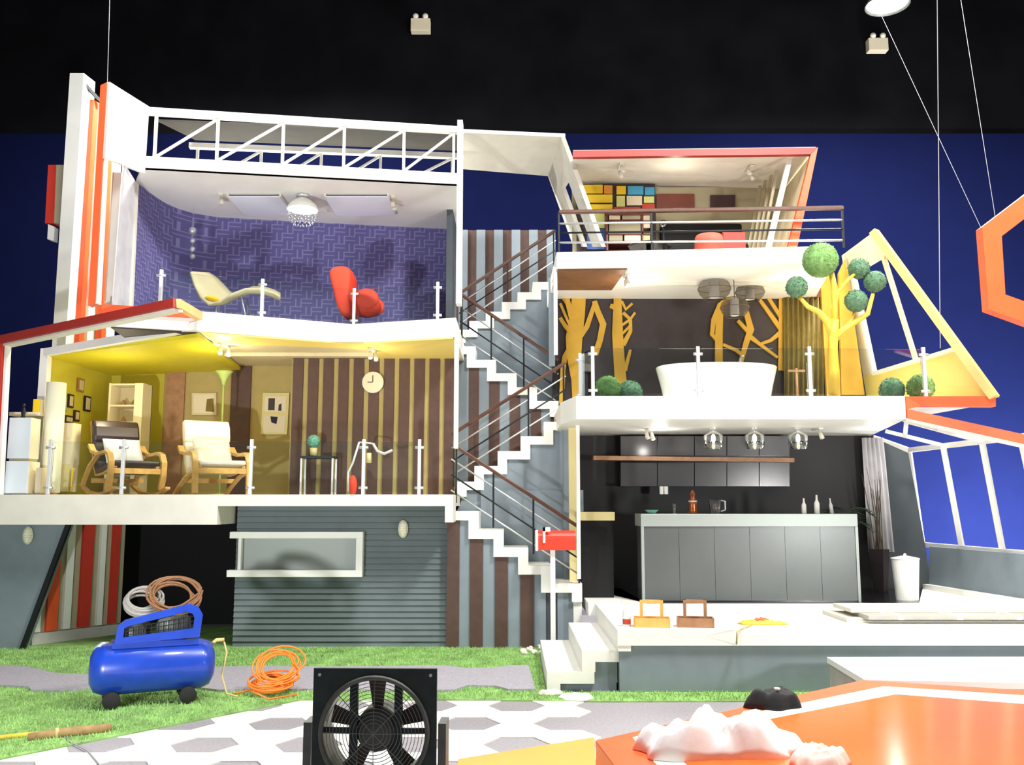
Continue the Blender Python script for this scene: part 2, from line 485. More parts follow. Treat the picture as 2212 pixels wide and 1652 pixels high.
# tilted grey end panel with a dark edge, and the striped side wall of the undercroft
e = empty('undercroft_wall_side', G(0, 1405)); struct(e, 'tilted grey end panel under the lounge floor')
quad([(-90, 1105), (154, 1118), (50, 1402), (-90, 1405)], 11.92, .14, 'wall_panel', 'slate', e)
MB().beam(P(152, 1122, 11.9), P(48, 1403, 11.9), .05, .06).build('dark_edge', 'darkmetal', e)
A, B = Vector((-6.25, 12.25, 0)), Vector((-5.52, 13.35, 0)); dv = (B - A).normalized(); nv = Vector((dv.y, -dv.x, 0)); L_ = (B - A).length
e = empty('undercroft_wall_striped', A); struct(e, 'side wall of orange, white and dark upright boards under the lounge')
MB().prism([A, B, B + Vector((0, 0, 1.62)), A + Vector((0, 0, 1.62))], -nv * .08).build('wall_backing', 'taupe', e)
for a, b, m in ((.0, .1, 'white'), (.16, .27, 'orange'), (.33, .41, 'white'), (.5, .62, 'red'), (.7, .76, 'white'), (.84, .92, 'red')):
    q0, q1 = A + dv * (a * L_), A + dv * (b * L_)
    MB().prism([q0 + Vector((0, 0, .16)), q1 + Vector((0, 0, .16)), q1 + Vector((0, 0, 1.62)), q0 + Vector((0, 0, 1.62))], nv * .05).build('board', m, e)
MB().prism([A, B, B + Vector((0, 0, .15)), A + Vector((0, 0, .15))], nv * .1).build('plinth', 'concrete', e)
struct(MB().box(-8, -.8, 14.4, 14.5, 0, 1.9).build('undercroft_wall_back', 'black'), 'black drape closing the undercroft')

# ------------------------------------------------------------------ lounge floor (first floor)
ZL = 1.925; thin = P(700, 1093, 11.4).z; thick = P(300, 1133, 11.4).z; xs = P(470, 1100, 11.4).x
fl = empty('lounge_floor', (-3, 11.4, thick)); struct(fl, 'pale floor slab of the lounge with stepped white edge')
MB().prism([(-4.91, 11.4, thick), (xs, 11.4, thick), (xs, 14.45, thick), (-6.7, 14.45, thick), (-6.7, 11.4, thick)], (0, 0, ZL - thick)).build('slab', 'offwhite', fl)
MB().box(xs, -.72, 11.4, 14.45, thin, ZL).build('slab', 'offwhite', fl)
MB().box(-.82, -.72, 11.4, 11.95, P(970, 1128, 11.4).z, thin).build('slab', 'offwhite', fl)

# lounge walls
YB = 13.25
sw = empty('lounge_wall_back', (-2, YB, ZL)); struct(sw, 'lounge back wall with dark brown upright boards')
xa, xb = P(635, 760, YB).x, P(990, 760, YB).x
MB().box(xa - .02, xb, YB, YB + .08, ZL, 3.9).build('wall_backing', 'tan', sw)
bd = None
for i in range(11):
    x = P(635 + 32.6 * i, 770, YB).x; wd = P(657, 770, YB).x - P(635, 770, YB).x
    if bd is None:
        bd = MB().box(0, wd, YB - .03, YB, ZL, 3.9).build('board', 'brown', sw); o = bd
    else:
        o = bd.copy(); col.objects.link(o)
    o.location = (x, 0, 0)
YD = 14.0
tw = empty('lounge_wall_inner', (-4.8, YD, ZL)); struct(tw, 'tan and olive inner back wall of the lounge')
MB().box(-6.4, P(640, 900, YD).x + .3, YD, YD + .08, ZL, 4.05).build('wall_backing', 'tan', tw)
for x0, x1, m, pr in ((150, 352, 'olive', .01), (358, 398, 'oak', .05), (498, 541, 'brown', .04)):
    MB().box(P(x0, 900, YD).x, P(x1, 900, YD).x, YD - pr, YD, ZL, 4.05).build('panel', m, tw)
struct(MB().box(xa - .04, xa + .04, YB + .08, YD, ZL, 3.95).build('lounge_wall_return', 'tan'), 'return between the two lounge back walls')
B1 = P(100, 762, 12.2); B2 = P(432, 704, 11.16)
struct(MB().prism([(B1.x, 12.2, ZL), (-6.12, YD, ZL), (-6.12, YD, 3.85), (B1.x, 12.2, B1.z)], (-.06, 0, 0)).build('lounge_wall_side', 'olive'), 'olive yellow lounge side wall hung with small frames')
# sloping lime ceiling, flat pale soffit, upper recess
bl, br_ = Vector((-6.2, YD, B1.z - .06)), Vector((-4.15, YD, 3.84))
struct(MB().prism([B1 + Vector((.02, 0, -.05)), Vector((-3.87, 11.26, 3.86)), br_, bl], (0, 0, .05)).build('lounge_ceiling', 'limeyellow'), 'sloping lime yellow ceiling over the lounge')
ZS = 3.9
e = empty('lounge_ceiling_soffit', (-2, 12.5, ZS)); struct(e, 'flat pale yellow soffit with a recessed middle bay')
MB().prism([(-3.82, 11.24, ZS), (-2.12, 12.02, ZS), (-.75, 11.6, ZS), (-.75, YB, ZS), (P(812, 760, 13).x, YB, ZS), (P(800, 745, 12.35).x, 12.45, ZS), (-3.7, 12.0, ZS), (-3.9, 12.0, ZS)], (0, 0, .02)).build('soffit_panel', 'paleyellow', e)
MB().box(-4.2, P(812, 760, 13).x, 11.9, YD, 3.908, 3.916).build('recess_panel', 'beige', e)
MB().box(-4.1, P(812, 760, 13).x, 12.75, 12.83, 3.86, 3.908).build('recess_batten', 'beige', e)

# ------------------------------------------------------------------ open bay frame at the lounge corner (no glass)
e = empty('window_2', P(5, 900, 11.6)); struct(e, 'open tilted bay frame with red outer edge beside the lounge')
A1, A2, A3 = P(2, 735, 11.3), P(381, 655, 10.15), P(430, 683, 11.1)
MB().beam(A1, A2, .1, .1).build('top_beam', 'darkred', e)
MB().beam(A1 + Vector((0, .07, -.06)), A2 + Vector((0, .07, -.06)), .14, .03).build('beam_lining', 'offwhite', e)
MB().beam(A2, A3, .09, .1).build('end_beam', 'peach', e)
MB().beam(A1 + Vector((0, 0, .05)), Vector((A1.x - .06, 11.47, ZL)), .1, .1, side=(1, 0, 0)).build('post', 'red', e)
MB().beam(A1 + Vector((.07, .04, .0)), Vector((A1.x + .015, 11.51, ZL)), .03, .1, side=(1, 0, 0)).build('post_lining', 'white', e)
MB().beam(B1, B2, .12, .1).build('inner_beam', 'white', e)
MB().beam(B1 + Vector((0, 0, .05)), Vector((B1.x, 12.2, ZL)), .1, .12, side=(1, 0, 0)).build('inner_post', 'white', e)
sl = P(60, 892, 11.9)
MB().prism([(A1.x - .06, 11.92, ZL), (B1.x - .06, 12.3, ZL), (B1.x - .06, 12.3, sl.z), (A1.x - .06, 11.92, sl.z)], (-.03, .06, 0)).build('low_wall', 'white', e)

# ------------------------------------------------------------------ purple bedroom floor (second floor)
Z3, Z3b = 4.171, 3.921
fe = [(-4.86, 10.85), (-3.86, 11.2), (-2.12, 12.03), (-.715, 11.6)]
e = empty('bedroom_floor', (-2.5, 11.5, Z3b)); struct(e, 'white edged floor slab of the purple room with a notched front')
MB().prism([(x, y, Z3b) for x, y in fe + [(-.715, 14.1), (-5.1, 14.1)]], (0, 0, Z3 - Z3b)).build('slab', 'white', e)
MB().prism([(-4.9, 10.82, Z3 - .1), (-3.86, 11.17, Z3 - .1), (-3.86, 11.17, Z3 + .0), (-4.9, 10.82, Z3 + .0)], (.01, -.03, 0)).build('edge_band', 'orange', e)
MB().prism([(-4.82, 10.92, 3.906), (-3.92, 11.25, 3.906), (-3.92, 12.0, 3.906), (-5.0, 12.0, 3.906)], (0, 0, .014)).build('soffit', 'darkbrown', e)  # dark sheet under the white slab, shade put into its colour
MB().box(-4.85, -.75, 12.3, 14, Z3, Z3 + .006).build('carpet', 'navydark', e)
# curved purple wall
ZC = 6.061
arc = [(-5.0, 11.9), (-4.99, 12.3), (-4.95, 12.65), (-4.86, 12.95), (-4.7, 13.18), (-4.45, 13.34), (-4.08, 13.43), (-3.4, 13.55), (-2.2, 13.76), (-.95, 13.97)]
mb = MB(); n = len(arc)
for k, (off) in enumerate((0, .08)):
    for x, y in arc:
        mb.v += [(x - (off if y < 13.3 else 0), y + (off if y > 13.1 else 0), Z3), (x - (off if y < 13.3 else 0), y + (off if y > 13.1 else 0), ZC + .02)]
for i in range(n - 1):
    a = 2 * i; mb.f.append((a, a + 2, a + 3, a + 1)); b = 2 * n + a; mb.f.append((b + 1, b + 3, b + 2, b))
    mb.f.append((a + 1, a + 3, b + 3, b + 1))
mb.f += [(0, 1, 2 * n + 1, 2 * n), (2 * n - 2, 4 * n - 2, 4 * n - 1, 2 * n - 1)]
struct(mb.build('bedroom_wall_back', 'purpleweave'), 'curved purple basket-weave wallpaper wall')
struct(MB().box(-.95, -.86, 13.0, 13.97, Z3, ZC).build('bedroom_wall_return', 'slatedark'), 'dark return beside the purple wall')
struct(MB().prism([(-.73, 11.78, 4.4), (-.66, 11.78, 4.4), (-.66, 11.78, 6.9), (-.73, 11.78, 6.9)], (0, .2, 0)).build('bedroom_column', 'white'), 'slim white corner post of the purple room')
struct(MB().box(-.73, -.68, 11.55, 11.7, 2.5, 3.92).build('lounge_column', 'white'), 'slim white corner post of the lounge')
# ceiling and roof trusses
TF0, TF1 = Vector((-4.72, 11.3, 0)), Vector((-.72, 11.92, 0)); td = (TF1 - TF0)
struct(MB().prism([(-4.72, 11.32, ZC), (-.72, 11.94, ZC), (-.85, 14.0, ZC), (-4.2, 13.6, ZC), (-4.95, 13.1, ZC), (-5.03, 11.9, ZC)], (0, 0, .05)).build('bedroom_ceiling', 'white'), 'white ceiling of the purple room')


def truss(p0, p1, zb, zt, bh, thh, label, xsx, Yp, m='white', bot=True):
    e = empty('roof_truss', (p0.x, p0.y, zb), 0, label, 'truss', 'white roof trusses')
    d = (p1 - p0); up_ = Vector((0, 0, 1)); back = Vector((-d.y, d.x, 0)).normalized() * .09
    if bot: MB().prism([p0 + up_ * zb, p1 + up_ * zb, p1 + up_ * (zb + bh), p0 + up_ * (zb + bh)], back).build('bottom_chord', m, e)
    MB().prism([p0 + up_ * (zt - thh), p1 + up_ * (zt - thh), p1 + up_ * zt, p0 + up_ * zt], back).build('top_chord', m, e)
    cs = []
    for s in xsx:
        q = p0 + d * s + back * .5; cs.append(q)
        MB().beam(q + up_ * (zb + bh * .5), q + up_ * (zt - thh * .5), .035, .035).build('upright', m, e)
    for a, b in zip(cs[:-1], cs[1:]):
        MB().beam(a + up_ * (zb + bh), b + up_ * (zt - thh), .03, .03).build('brace', m, e)
    return e


truss(TF0, TF1, ZC, 6.87, .15, .085, 'white roof truss with slanted braces over the edge of the purple room', (.035, .225, .43, .625, .82, .985), 11.5)
truss(Vector((-4.55, 12.45, 0)), Vector((-.75, 12.85, 0)), ZC + .1, 6.86, .05, .07, 'white roof truss standing behind the edge truss, above the purple room', (.03, .26, .48, .7, .97), 12.8)
struct(MB().prism([P(340, 262, 11.75), P(987, 286, 12.0), Vector((-.72, 12.83, 6.88)), Vector((-4.45, 12.43, 6.88))], (0, 0, .03)).build('bedroom_roof', 'roofgrey'), 'grey roof board lying on the trusses')
# side panel + orange framed side opening of the bedroom
e = empty('window_3', (-4.86, 10.85, Z3)); struct(e, 'tall orange framed side opening of the purple room')
tp = P(224, 182, 10.68)
fr0, fr1 = P(213, 182, 10.66), P(232, 178, 10.7)
MB().prism([P(217, 184, 10.68), P(230, 178, 10.68), P(206, 652, 10.85), P(190, 660, 10.85)], (0, .12, 0)).build('upright', 'orange', e)
MB().prism([P(230, 178, 10.7), P(234, 180, 10.72), P(211, 655, 10.87), P(206, 655, 10.87)], (0, .1, 0)).build('upright_lining', 'white', e)
MB().prism([P(231, 178, 10.71), Vector((-4.7, 11.32, 6.87)), Vector((-4.71, 11.32, 5.98)), P(222, 342, 10.74)], (.04, -.02, 0)).build('side_panel', 'white', e)
for a, b, Y0 in ((243, 262, 11.15), (282, 296, 11.7)):
    MB().prism([P(a, 372 if a < 270 else 385, Y0), P(b, 372 if a < 270 else 395, Y0), P(b - 12, 668, Y0), P(a - 18, 668, Y0)], (0, .06, 0)).build('mullion', 'offwhite', e)
MB().prism([(-4.83, 10.95, Z3), (-4.97, 11.85, Z3), (-4.97, 11.85, 6.0), (-4.8, 10.95, 6.0)], (-.012, 0, 0)).build('sheer_pane', 'sheer', e)

# tall fins beside the house
e = empty('fin_wall_side', P(130, 745, 13.3)); struct(e, 'tall orange and white upright fins outside the house')
for x0t, x1t, x0b, x1b, yt, m, Y, th in ((151, 181, 112, 141, 158, 'white', 13.3, .3), (186, 203, 150, 170, 215, 'orange', 13.5, .2), (203, 215, 170, 187, 225, 'white', 13.6, .2), (222, 234, 205, 218, 300, 'orange', 13.75, .2), (234, 246, 218, 228, 300, 'white', 13.85, .2)):
    MB().prism([P(x0t, yt, Y), P(x1t, yt, Y), P(x1b, 752, Y), P(x0b, 752, Y)], (.04, th, 0)).build('fin', m, e)
MB().beam(P(178, 176, 13.35), P(222, 225, 13.6), .03, .05).build('top_tie', 'darkmetal', e)
e = empty('banner_box', P(110, 520, 13.45), 0, 'red upright box panel behind the tall white fin', 'panel')
MB().prism([P(104, 356, 13.45), P(121, 356, 13.45), P(116, 482, 13.45), P(97, 482, 13.45)], (0, .2, 0)).build('panel', 'red', e)
MB().prism([P(121, 356, 13.46), P(150, 356, 13.46), P(146, 484, 13.46), P(116, 482, 13.46)], (0, .2, 0)).build('side_panel', 'taupe', e)
MB().prism([P(104, 484, 13.45), P(118, 490, 13.45), P(116, 520, 13.45), P(102, 516, 13.45)], (0, .12, 0)).build('bracket', 'white', e)

# ================================================================== STAIRS


def stairs(label, xs, ys_px, zs, up_right, y0, y1, m='white'):
    e = empty('staircase', (xs[0], y0, min(zs) - .2), 0, label, 'staircase')
    n = len(zs)
    for i in range(n):
        xa, xb, z = xs[i], xs[i + 1], zs[i]
        mb = MB().box(xa, xb + (0 if not up_right else .13), y0, y1, z - .115, z)
        if not up_right:
            zn = zs[i + 1] if i + 1 < n else z - .23
            mb.box(xb - .13, xb, y0, y1, zn - (.115 if i + 1 < n else 0), z - .115)
        else:
            zp = zs[i - 1] if i else z - .21
            mb.box(xa, xa + .13, y0, y1, zp, z - .115)
        mb.build('step', m, e)
    return e


def rail(parent, a, b, posts, n_bars, drop, r=.028, wood='handwood', mats=('steel', 'darkmetal', 'steel'), plen=.8):
    a, b = Vector(a), Vector(b)
    MB().beam(a, b, .06, .045).build('handrail', wood, parent, bev=.01)
    for k in range(n_bars):
        dz = Vector((0, 0, -drop * (k + 1)))
        MB().tube([a + dz, b + dz], .011, 6).build('bar', mats[k % 3], parent, smooth=True)
    for t in posts:
        q = a.lerp(b, t); MB().beam(q, q - Vector((0, 0, plen)), .025, .025).build('rail_post', 'darkmetal', parent)


YA = 11.95
xA = [P(966, 1120, YA).x, P(1034, 1120, YA).x, P(1088, 1120, YA).x, P(1141, 1120, YA).x, P(1190, 1120, YA).x, P(1256, 1120, YA).x]
zA = [P(1000, y, YA).z for y in (1104, 1144, 1183, 1221, 1260)]
sA = stairs('lowest white zigzag stair flight above brown and grey boards, down to the deck', xA, None, zA, False, YA, 12.75)
rail(sA, P(975, 958, 12.0), P(1253, 1140, 12.0), (.04, .33, .64, .99), 3, .2, plen=.72)
# boards under the lowest flight
ub = empty('stair_wall_front', (0, YA + .05, 0)); struct(ub, 'brown and grey upright boards under the lowest flight')
edges = [(965, 992, 'brown'), (992, 1015, 'slate'), (1015, 1043, 'brown'), (1043, 1069, 'slate'), (1069, 1097, 'brown'), (1097, 1124, 'slate'), (1124, 1153, 'brown'), (1153, 1179, 'slate'), (1179, 1204, 'slatedark'), (1204, 1238, 'slate'), (1238, 1256, 'white')]
for x0, x1, m in edges:
    xa, xb = P(x0, 1250, YA + .05).x, P(x1, 1250, YA + .05).x; xm = (xa + xb) / 2
    i = max([k for k in range(5) if xA[k] <= xb - .02] or [0]); zt = zA[i] - .118
    pr = {'brown': .0, 'slate': .02, 'slatedark': .05, 'white': .0}[m]
    MB().box(xa, xb, YA + .04 + pr, YA + .12, 0, zt).build('board', m, ub)

YBt = 12.8
xB = [P(x, 980, YBt).x for x in (988, 1025, 1075, 1125, 1175, 1222)]
zB = [P(1000, y, YBt).z for y in (1040, 1006, 974, 942, 911)]
sB = stairs('white zigzag stair flight over a plain grey wall, up to the bathroom', xB, None, zB, True, YBt, 13.45)
rail(sB, P(976, 938, 12.85), P(1222, 783, 12.85), (.02, .67, .98), 3, .19, plen=.75)
prof = [(xB[0], ZL - .2)] + [(x, z - .115) for i, z in enumerate(zB) for x in (xB[i] + .13, xB[i + 1] + (.13 if i < 4 else 0))] + [(xB[5], .7), (xB[0] + .6, .7)]
struct(MB().prism([(x, YBt + .05, z) for x, z in prof], (0, .1, 0)).build('stair_wall_mid', 'slate'), 'grey wall under the flight up to the bathroom')
struct(MB().box(xA[0] + .4, .98, 12.78, 12.85, .5, 2.0).build('stair_wall_low', 'slate'), 'grey wall behind the lowest flight')

YCt = 13.5
xC = [P(x, 800, YCt).x for x in (985, 1027, 1071, 1116, 1160, 1206)]
zC_ = [P(1000, y, YCt).z for y in (748, 777, 806, 836, 866)]
sC = stairs('white zigzag stair flight over upright boards, up to the purple room', xC, None, zC_, False, YCt, 14.1)
rail(sC, P(994, 634, 13.55), P(1206, 778, 13.55), (.02, .32, .65, .98), 3, .21, plen=.85)
uc = empty('stair_wall_upper', (0, YCt + .05, 2)); struct(uc, 'brown and grey upright boards under the flight to the purple room')
for k, (x0, x1, m) in enumerate([(985, 1012, 'slate'), (1012, 1034, 'brown'), (1034, 1056, 'slate'), (1056, 1079, 'brown'), (1079, 1101, 'slate'), (1101, 1124, 'brown'), (1124, 1146, 'slate'), (1146, 1169, 'brown'), (1169, 1190, 'slate'), (1190, 1206, 'brown')]):
    xa, xb = P(x0, 900, YCt).x, P(x1, 900, YCt).x; xm = (xa + xb) / 2
    i = max([q for q in range(5) if xC[q] <= xb - .02] or [0])
    MB().box(xa, xb, YCt + (.05 if m == 'brown' else .06), YCt + .15, 1.9, zC_[i] - .118).build('board', m, uc)

YDt = 14.2
xD = [P(x, 660, YDt).x for x in (988, 1014, 1049, 1084, 1118, 1151, 1196)]
zD = [P(1000, y, YDt).z for y in (712, 693, 673, 652, 631, 609)]
sD = stairs('white zigzag stair flight up to the study balcony', xD, None, zD, True, YDt, 14.8)
rail(sD, P(992, 634, 14.25), P(1200, 498, 14.25), (.02, .5, .98), 3, .16, plen=.8)
prof = [(xD[0], Z3)] + [(x, z - .115) for i, z in enumerate(zD) for x in (xD[i] + .13, xD[i + 1] + (.13 if i < 5 else 0))] + [(xD[6], 3.0), (xD[0] + .5, 3.0)]
struct(MB().prism([(x, YDt + .05, z) for x, z in prof], (0, .1, 0)).build('stair_wall_top', 'slate'), 'grey wall under the flight to the study')
YS = 15.3
e = empty('stairwell_wall_back', (0, YS, 2)); struct(e, 'stairwell back wall of dark brown and grey upright boards')
zt = P(1100, 497, YS).z
for k in range(12):
    x0 = 972 + 19 * k
    MB().box(P(x0, 600, YS).x, P(x0 + 19, 600, YS).x, YS - (.02 if k % 2 else 0), YS + .08, 2, zt).build('board', 'brown' if k % 2 == 0 else 'slate', e)

# posts at the stairwell edge
for px0, px1, yt, yb_, Y, m, lb in ((1197, 1205, 577, 765, 11.95, 'white', 'slim white post at the bathroom corner'), (1247, 1255, 900, 1250, 11.9, 'white', 'slim white post at the bar corner'), (1231, 1247, 905, 1280, 12.3, 'sand', 'mustard end panel beside the bar'), (1218, 1231, 905, 1290, 12.6, 'slate', 'grey end panel behind the stair post'), (1186, 1199, 600, 790, 13.2, 'slate', 'grey pier beside the upper flights')):
    struct(MB().box(P(px0, yb_, Y).x, P(px1, yb_, Y).x, Y, Y + .08, P(1200, yb_, Y).z, P(1200, yt, Y).z).build('stair_column', m), lb)

# mailbox on its post
b0 = G(1195, 1409); e = empty('mailbox', b0, 0, 'red barrel-topped mailbox on a thin white post by the steps', 'mailbox')
zc = P(1200, 1168, b0.y).z; h = .11
MB().box(b0.x - .03, b0.x + .03, b0.y - .03, b0.y + .03, 0, zc - h).build('post', 'white', e)
x0, x1 = P(1160, 1168, b0.y).x, P(1243, 1168, b0.y).x
pr = [(-.1, -h), (.1, -h), (.1, .03)] + [(.1 * math.cos(t), .03 + .1 * math.sin(t)) for t in [R(a) for a in range(20, 180, 20)]] + [(-.1, .03)]
MB().prism([(x0, b0.y + a, zc + z) for a, z in pr], (x1 - x0, 0, 0)).build('box_body', 'mailred', e)
MB().prism([(x0 - .02, b0.y + a * 1.06, zc + z * 1.06) for a, z in pr], (.03, 0, 0)).build('door', 'white', e)
MB().box(x0 + .07, x0 + .1, b0.y - .125, b0.y - .105, zc - .02, zc + .17).box(x0 + .07, x0 + .16, b0.y - .125, b0.y - .105, zc + .12, zc + .17).build('flag', 'white', e)

# ================================================================== DECK AND STEPS
ZD = .6
e = empty('deck_floor', (3, 9.2, 0)); struct(e, 'wide white deck with a thick pale edge')
MB().box(1.02, 8.2, 9.18, 11.62, .45, ZD).build('slab', 'white', e)
MB().box(.94, 8.2, 11.62, 14.0, .45, ZD).build('slab', 'white', e)
MB().box(1.04, 8.2, 9.22, 9.32, 0, .45).build('riser', 'slate', e)
sF = empty('staircase', (.35, 9.3, 0), 0, 'low white steps rising from the turf to the deck', 'staircase')
for xa, xb, z, zp in ((.34, .68, .19, 0), (.68, 1.02, .395, .19)):
    MB().box(xa, xb + .12, 9.26, 11.4, z - .11, z).box(xa, xa + .13, 9.26, 11.4, zp, z - .11).build('step', 'white', sF)
MB().box(1.025, 1.15, 9.19, 11.4, .395, .448).build('step', 'white', sF)
MB().box(.48, 1.02, 9.32, 11.4, 0, .08).box(.8, 1.03, 9.32, 11.4, .08, .285).build('infill', 'slate', sF)

# ================================================================== BAR ROOM (ground floor of the second house)
struct(MB().prism([(p.x, p.y, ZD) for p in (G(1398, 1303, ZD), G(1332, 1268, ZD), Vector((1.05, 13.65, 0)), Vector((5.95, 13.65, 0)), G(1985, 1303, ZD))], (0, 0, .006)).build('bar_floor', 'blackgloss'), 'shiny black floor of the bar room')
struct(MB().box(.95, 5.35, 13.65, 13.75, ZD, 2.83).build('bar_wall_back', 'barwall'), 'near-black back wall of the bar room')
struct(MB().prism([(5.25, 13.55, ZD), (6.02, 13.55, ZD), P(2000, 1184, 13.55), P(1962, 978, 13.55), P(1890, 946, 13.55)], (0, .09, 0)).build('bar_wall_end', 'slatedark'), 'dark grey end of the bar back wall')
e = empty('bar_wall_side', (6.1, 12, ZD)); struct(e, 'grey low side wall under the slanted glazing')
MB().prism([(5.98, 13.6, ZD), (6.5, 8.6, ZD), (6.58, 8.6, 1.2), (6.06, 13.6, 1.2)], (.08, 0, 0)).build('wall_panel', 'slate', e)
MB().prism([(5.9, 13.6, ZD), (6.4, 8.6, ZD), (6.5, 8.6, ZD), (6.0, 13.6, ZD)], (0, 0, .07)).build('skirting', 'white', e)
# slanted glazing
e = empty('window_4', (6.06, 12, 1.2)); struct(e, 'slanted white glazing bars of the conservatory side')
zt_, zb_ = 2.62, 1.2
tops = [G(1964, 972, zt_), G(2037, 962, zt_), G(2121, 953, zt_), G(2205, 943, zt_)]
bots = [G(1993, 1176, zb_), G(2078, 1183, zb_), G(2166, 1190, zb_), G(2262, 1199, zb_)]
MB().beam(tops[0], tops[3] + (tops[3] - tops[2]) * .5, .07, .07).build('top_rail', 'white', e)
MB().beam(bots[0], bots[3], .07, .07).build('bottom_rail', 'white', e)
for a, b in zip(tops, bots): MB().beam(a, b, .06, .06).build('mullion', 'white', e)
rl = [G(1886, 947, 2.83), G(1913, 931, 2.83), G(1958, 909, 2.83)]
for a, b in zip(rl, tops): MB().beam(a, b, .05, .05).build('rafter', 'white', e)
MB().beam(rl[2], rl[1].lerp(tops[1], .34), .05, .05).build('purlin', 'white', e)
oa, ob = P(1960, 892, 10.98), P(2235, 952, 10.75)
MB().beam(oa.lerp(ob, .27) + Vector((0, .06, -.03)), rl[2].lerp(tops[2], .43), .05, .05).build('purlin', 'white', e)
MB().beam(G(1886, 947, 2.83), tops[0] + Vector((0, 0, -.02)), .09, .1).build('eave', 'white', e)
MB().prism([oa + Vector((0, 0, .05)), ob + Vector((0, 0, .05)), ob + Vector((0, 0, -.06)), oa + Vector((0, 0, -.06))], (0, .08, 0)).build('front_rafter', 'orange', e)
MB().prism([oa + Vector((0, .03, -.06)), ob + Vector((0, .03, -.06)), ob + Vector((0, .03, -.09)), oa + Vector((0, .03, -.09))], (0, .12, 0)).build('rafter_lining', 'white', e)

# ------------------------------------------------------------------ bathroom floor = soffit of the bar
ZBt, ZBb = 3.093, 2.815
e = empty('bathroom_floor', (2.8, 11, ZBb)); struct(e, 'thick white floor slab of the bathroom')
MB().prism([(.77, 11, ZBb), (4.71, 11, ZBb), (5.3, 13.6, ZBb), (5.3, 14, ZBb), (.62, 14, ZBb), (.62, 11.75, ZBb)], (0, 0, ZBt - ZBb)).build('slab', 'white', e)
MB().prism([P(1957, 856, 11), P(2151, 855, 10.72), P(2151, 878, 10.72), P(1990, 877, 11), P(1957, 884, 11)], (0, .12, 0)).build('edge_band', 'orange', e)
MB().prism([(4.7, 11.14, ZBt - .1), (5.6, 10.9, ZBt - .12), (5.42, 13.6, ZBt - .1), (4.9, 13.6, ZBt - .1)], (0, 0, .08)).build('wing_slab', 'white', e)

# ------------------------------------------------------------------ bathroom walls
YW = 13.6
struct(MB().box(.6, 5.3, YW, YW + .1, ZBt, 4.9).build('bathroom_wall_back', 'darkbrown'), 'dark brown bathroom wall behind the mustard tree shapes')
Z4b, Z4 = 4.867, 5.085


def tree_panel(strips, label, Y=13.56):
    mb = MB()
    for pts, wds in strips:
        pp = [P(x, y, Y) for x, y in pts]; s_ = (P(1500, 700, Y) - P(1400, 700, Y)).x / 100
        ww = [q * s_ * .9 for q in (wds if isinstance(wds, (list, tuple)) else [wds] * len(pts))]
        n = len(pp); Lp, Rp = [], []
        for i, p in enumerate(pp):
            d = pp[min(i + 1, n - 1)] - pp[max(i - 1, 0)]; d.y = 0; d.normalize(); nn = Vector((-d.z, 0, d.x)) * ww[i] / 2
            Lp.append(p + nn); Rp.append(p - nn)
        dy = random.uniform(0, .008)
        for i in range(n - 1): mb.prism([Lp[i] - Vector((0, dy, 0)), Lp[i + 1] - Vector((0, dy, 0)), Rp[i + 1] - Vector((0, dy, 0)), Rp[i] - Vector((0, dy, 0))], (0, .035 + dy, 0))
    return tag(mb.build('tree_panel', 'mustard'), label, 'wall decor', 'mustard tree shapes on the bathroom wall')


tree_panel([([(1252, 618), (1248, 680), (1240, 730), (1240, 770), (1246, 820), (1247, 870)], [34, 34, 40, 34, 26, 22]), ([(1224, 622), (1226, 650), (1236, 690)], [12, 12, 14]), ([(1208, 632), (1222, 650), (1232, 668)], [6, 9, 8]), ([(1210, 686), (1222, 705), (1238, 720)], [8, 10, 14]), ([(1246, 735), (1268, 705), (1285, 655)], [16, 12, 10]), ([(1284, 650), (1291, 672), (1303, 700), (1296, 735), (1286, 765)], [12, 14, 16, 14, 14]), ([(1236, 745), (1220, 770), (1216, 800), (1213, 872)], [14, 12, 12, 12]), ([(1210, 655), (1232, 705)], 6)], 'mustard tree shape with a forked branch beside the bathroom corner post')
tree_panel([([(1334, 618), (1334, 660), (1334, 720), (1337, 770), (1342, 835)], [16, 20, 26, 26, 28]), ([(1334, 665), (1318, 660)], [18, 10]), ([(1343, 650), (1352, 668), (1366, 655)], [6, 8, 6]), ([(1346, 675), (1362, 690), (1362, 715), (1346, 745)], [8, 8, 9, 12]), ([(1344, 702), (1361, 690), (1372, 675)], 6), ([(1350, 800), (1358, 770), (1362, 755)], [10, 8, 6]), ([(1345, 720), (1362, 703)], 6)], 'mustard tree shape with a thick trunk above the two green bushes')
tree_panel([([(1553, 785), (1553, 720), (1556, 660), (1585, 634)], [18, 18, 16, 12]), ([(1552, 738), (1538, 722), (1542, 690), (1556, 655)], [8, 10, 12, 10]), ([(1545, 735), (1556, 700)], 8)], 'slim mustard tree shape behind the bathtub, under the smoky lamps')
tree_panel([([(1598, 790), (1612, 740), (1622, 712), (1612, 672)], [10, 13, 16, 12]), ([(1618, 718), (1594, 692)], [10, 8]), ([(1618, 725), (1640, 742), (1680, 772)], [12, 8, 6]), ([(1562, 744), (1590, 756), (1604, 766)], [7, 8, 9])], 'mustard tree shape with crossing branches behind the bathtub')
tree_panel([([(1690, 618), (1692, 700), (1690, 800)], [16, 22, 20]), ([(1640, 645), (1665, 680), (1690, 715)], [8, 10, 12]), ([(1655, 635), (1690, 690)], [8, 10]), ([(1690, 715), (1665, 735), (1645, 742)], [12, 8, 7])], 'mustard tree shape beside the olive curtain')

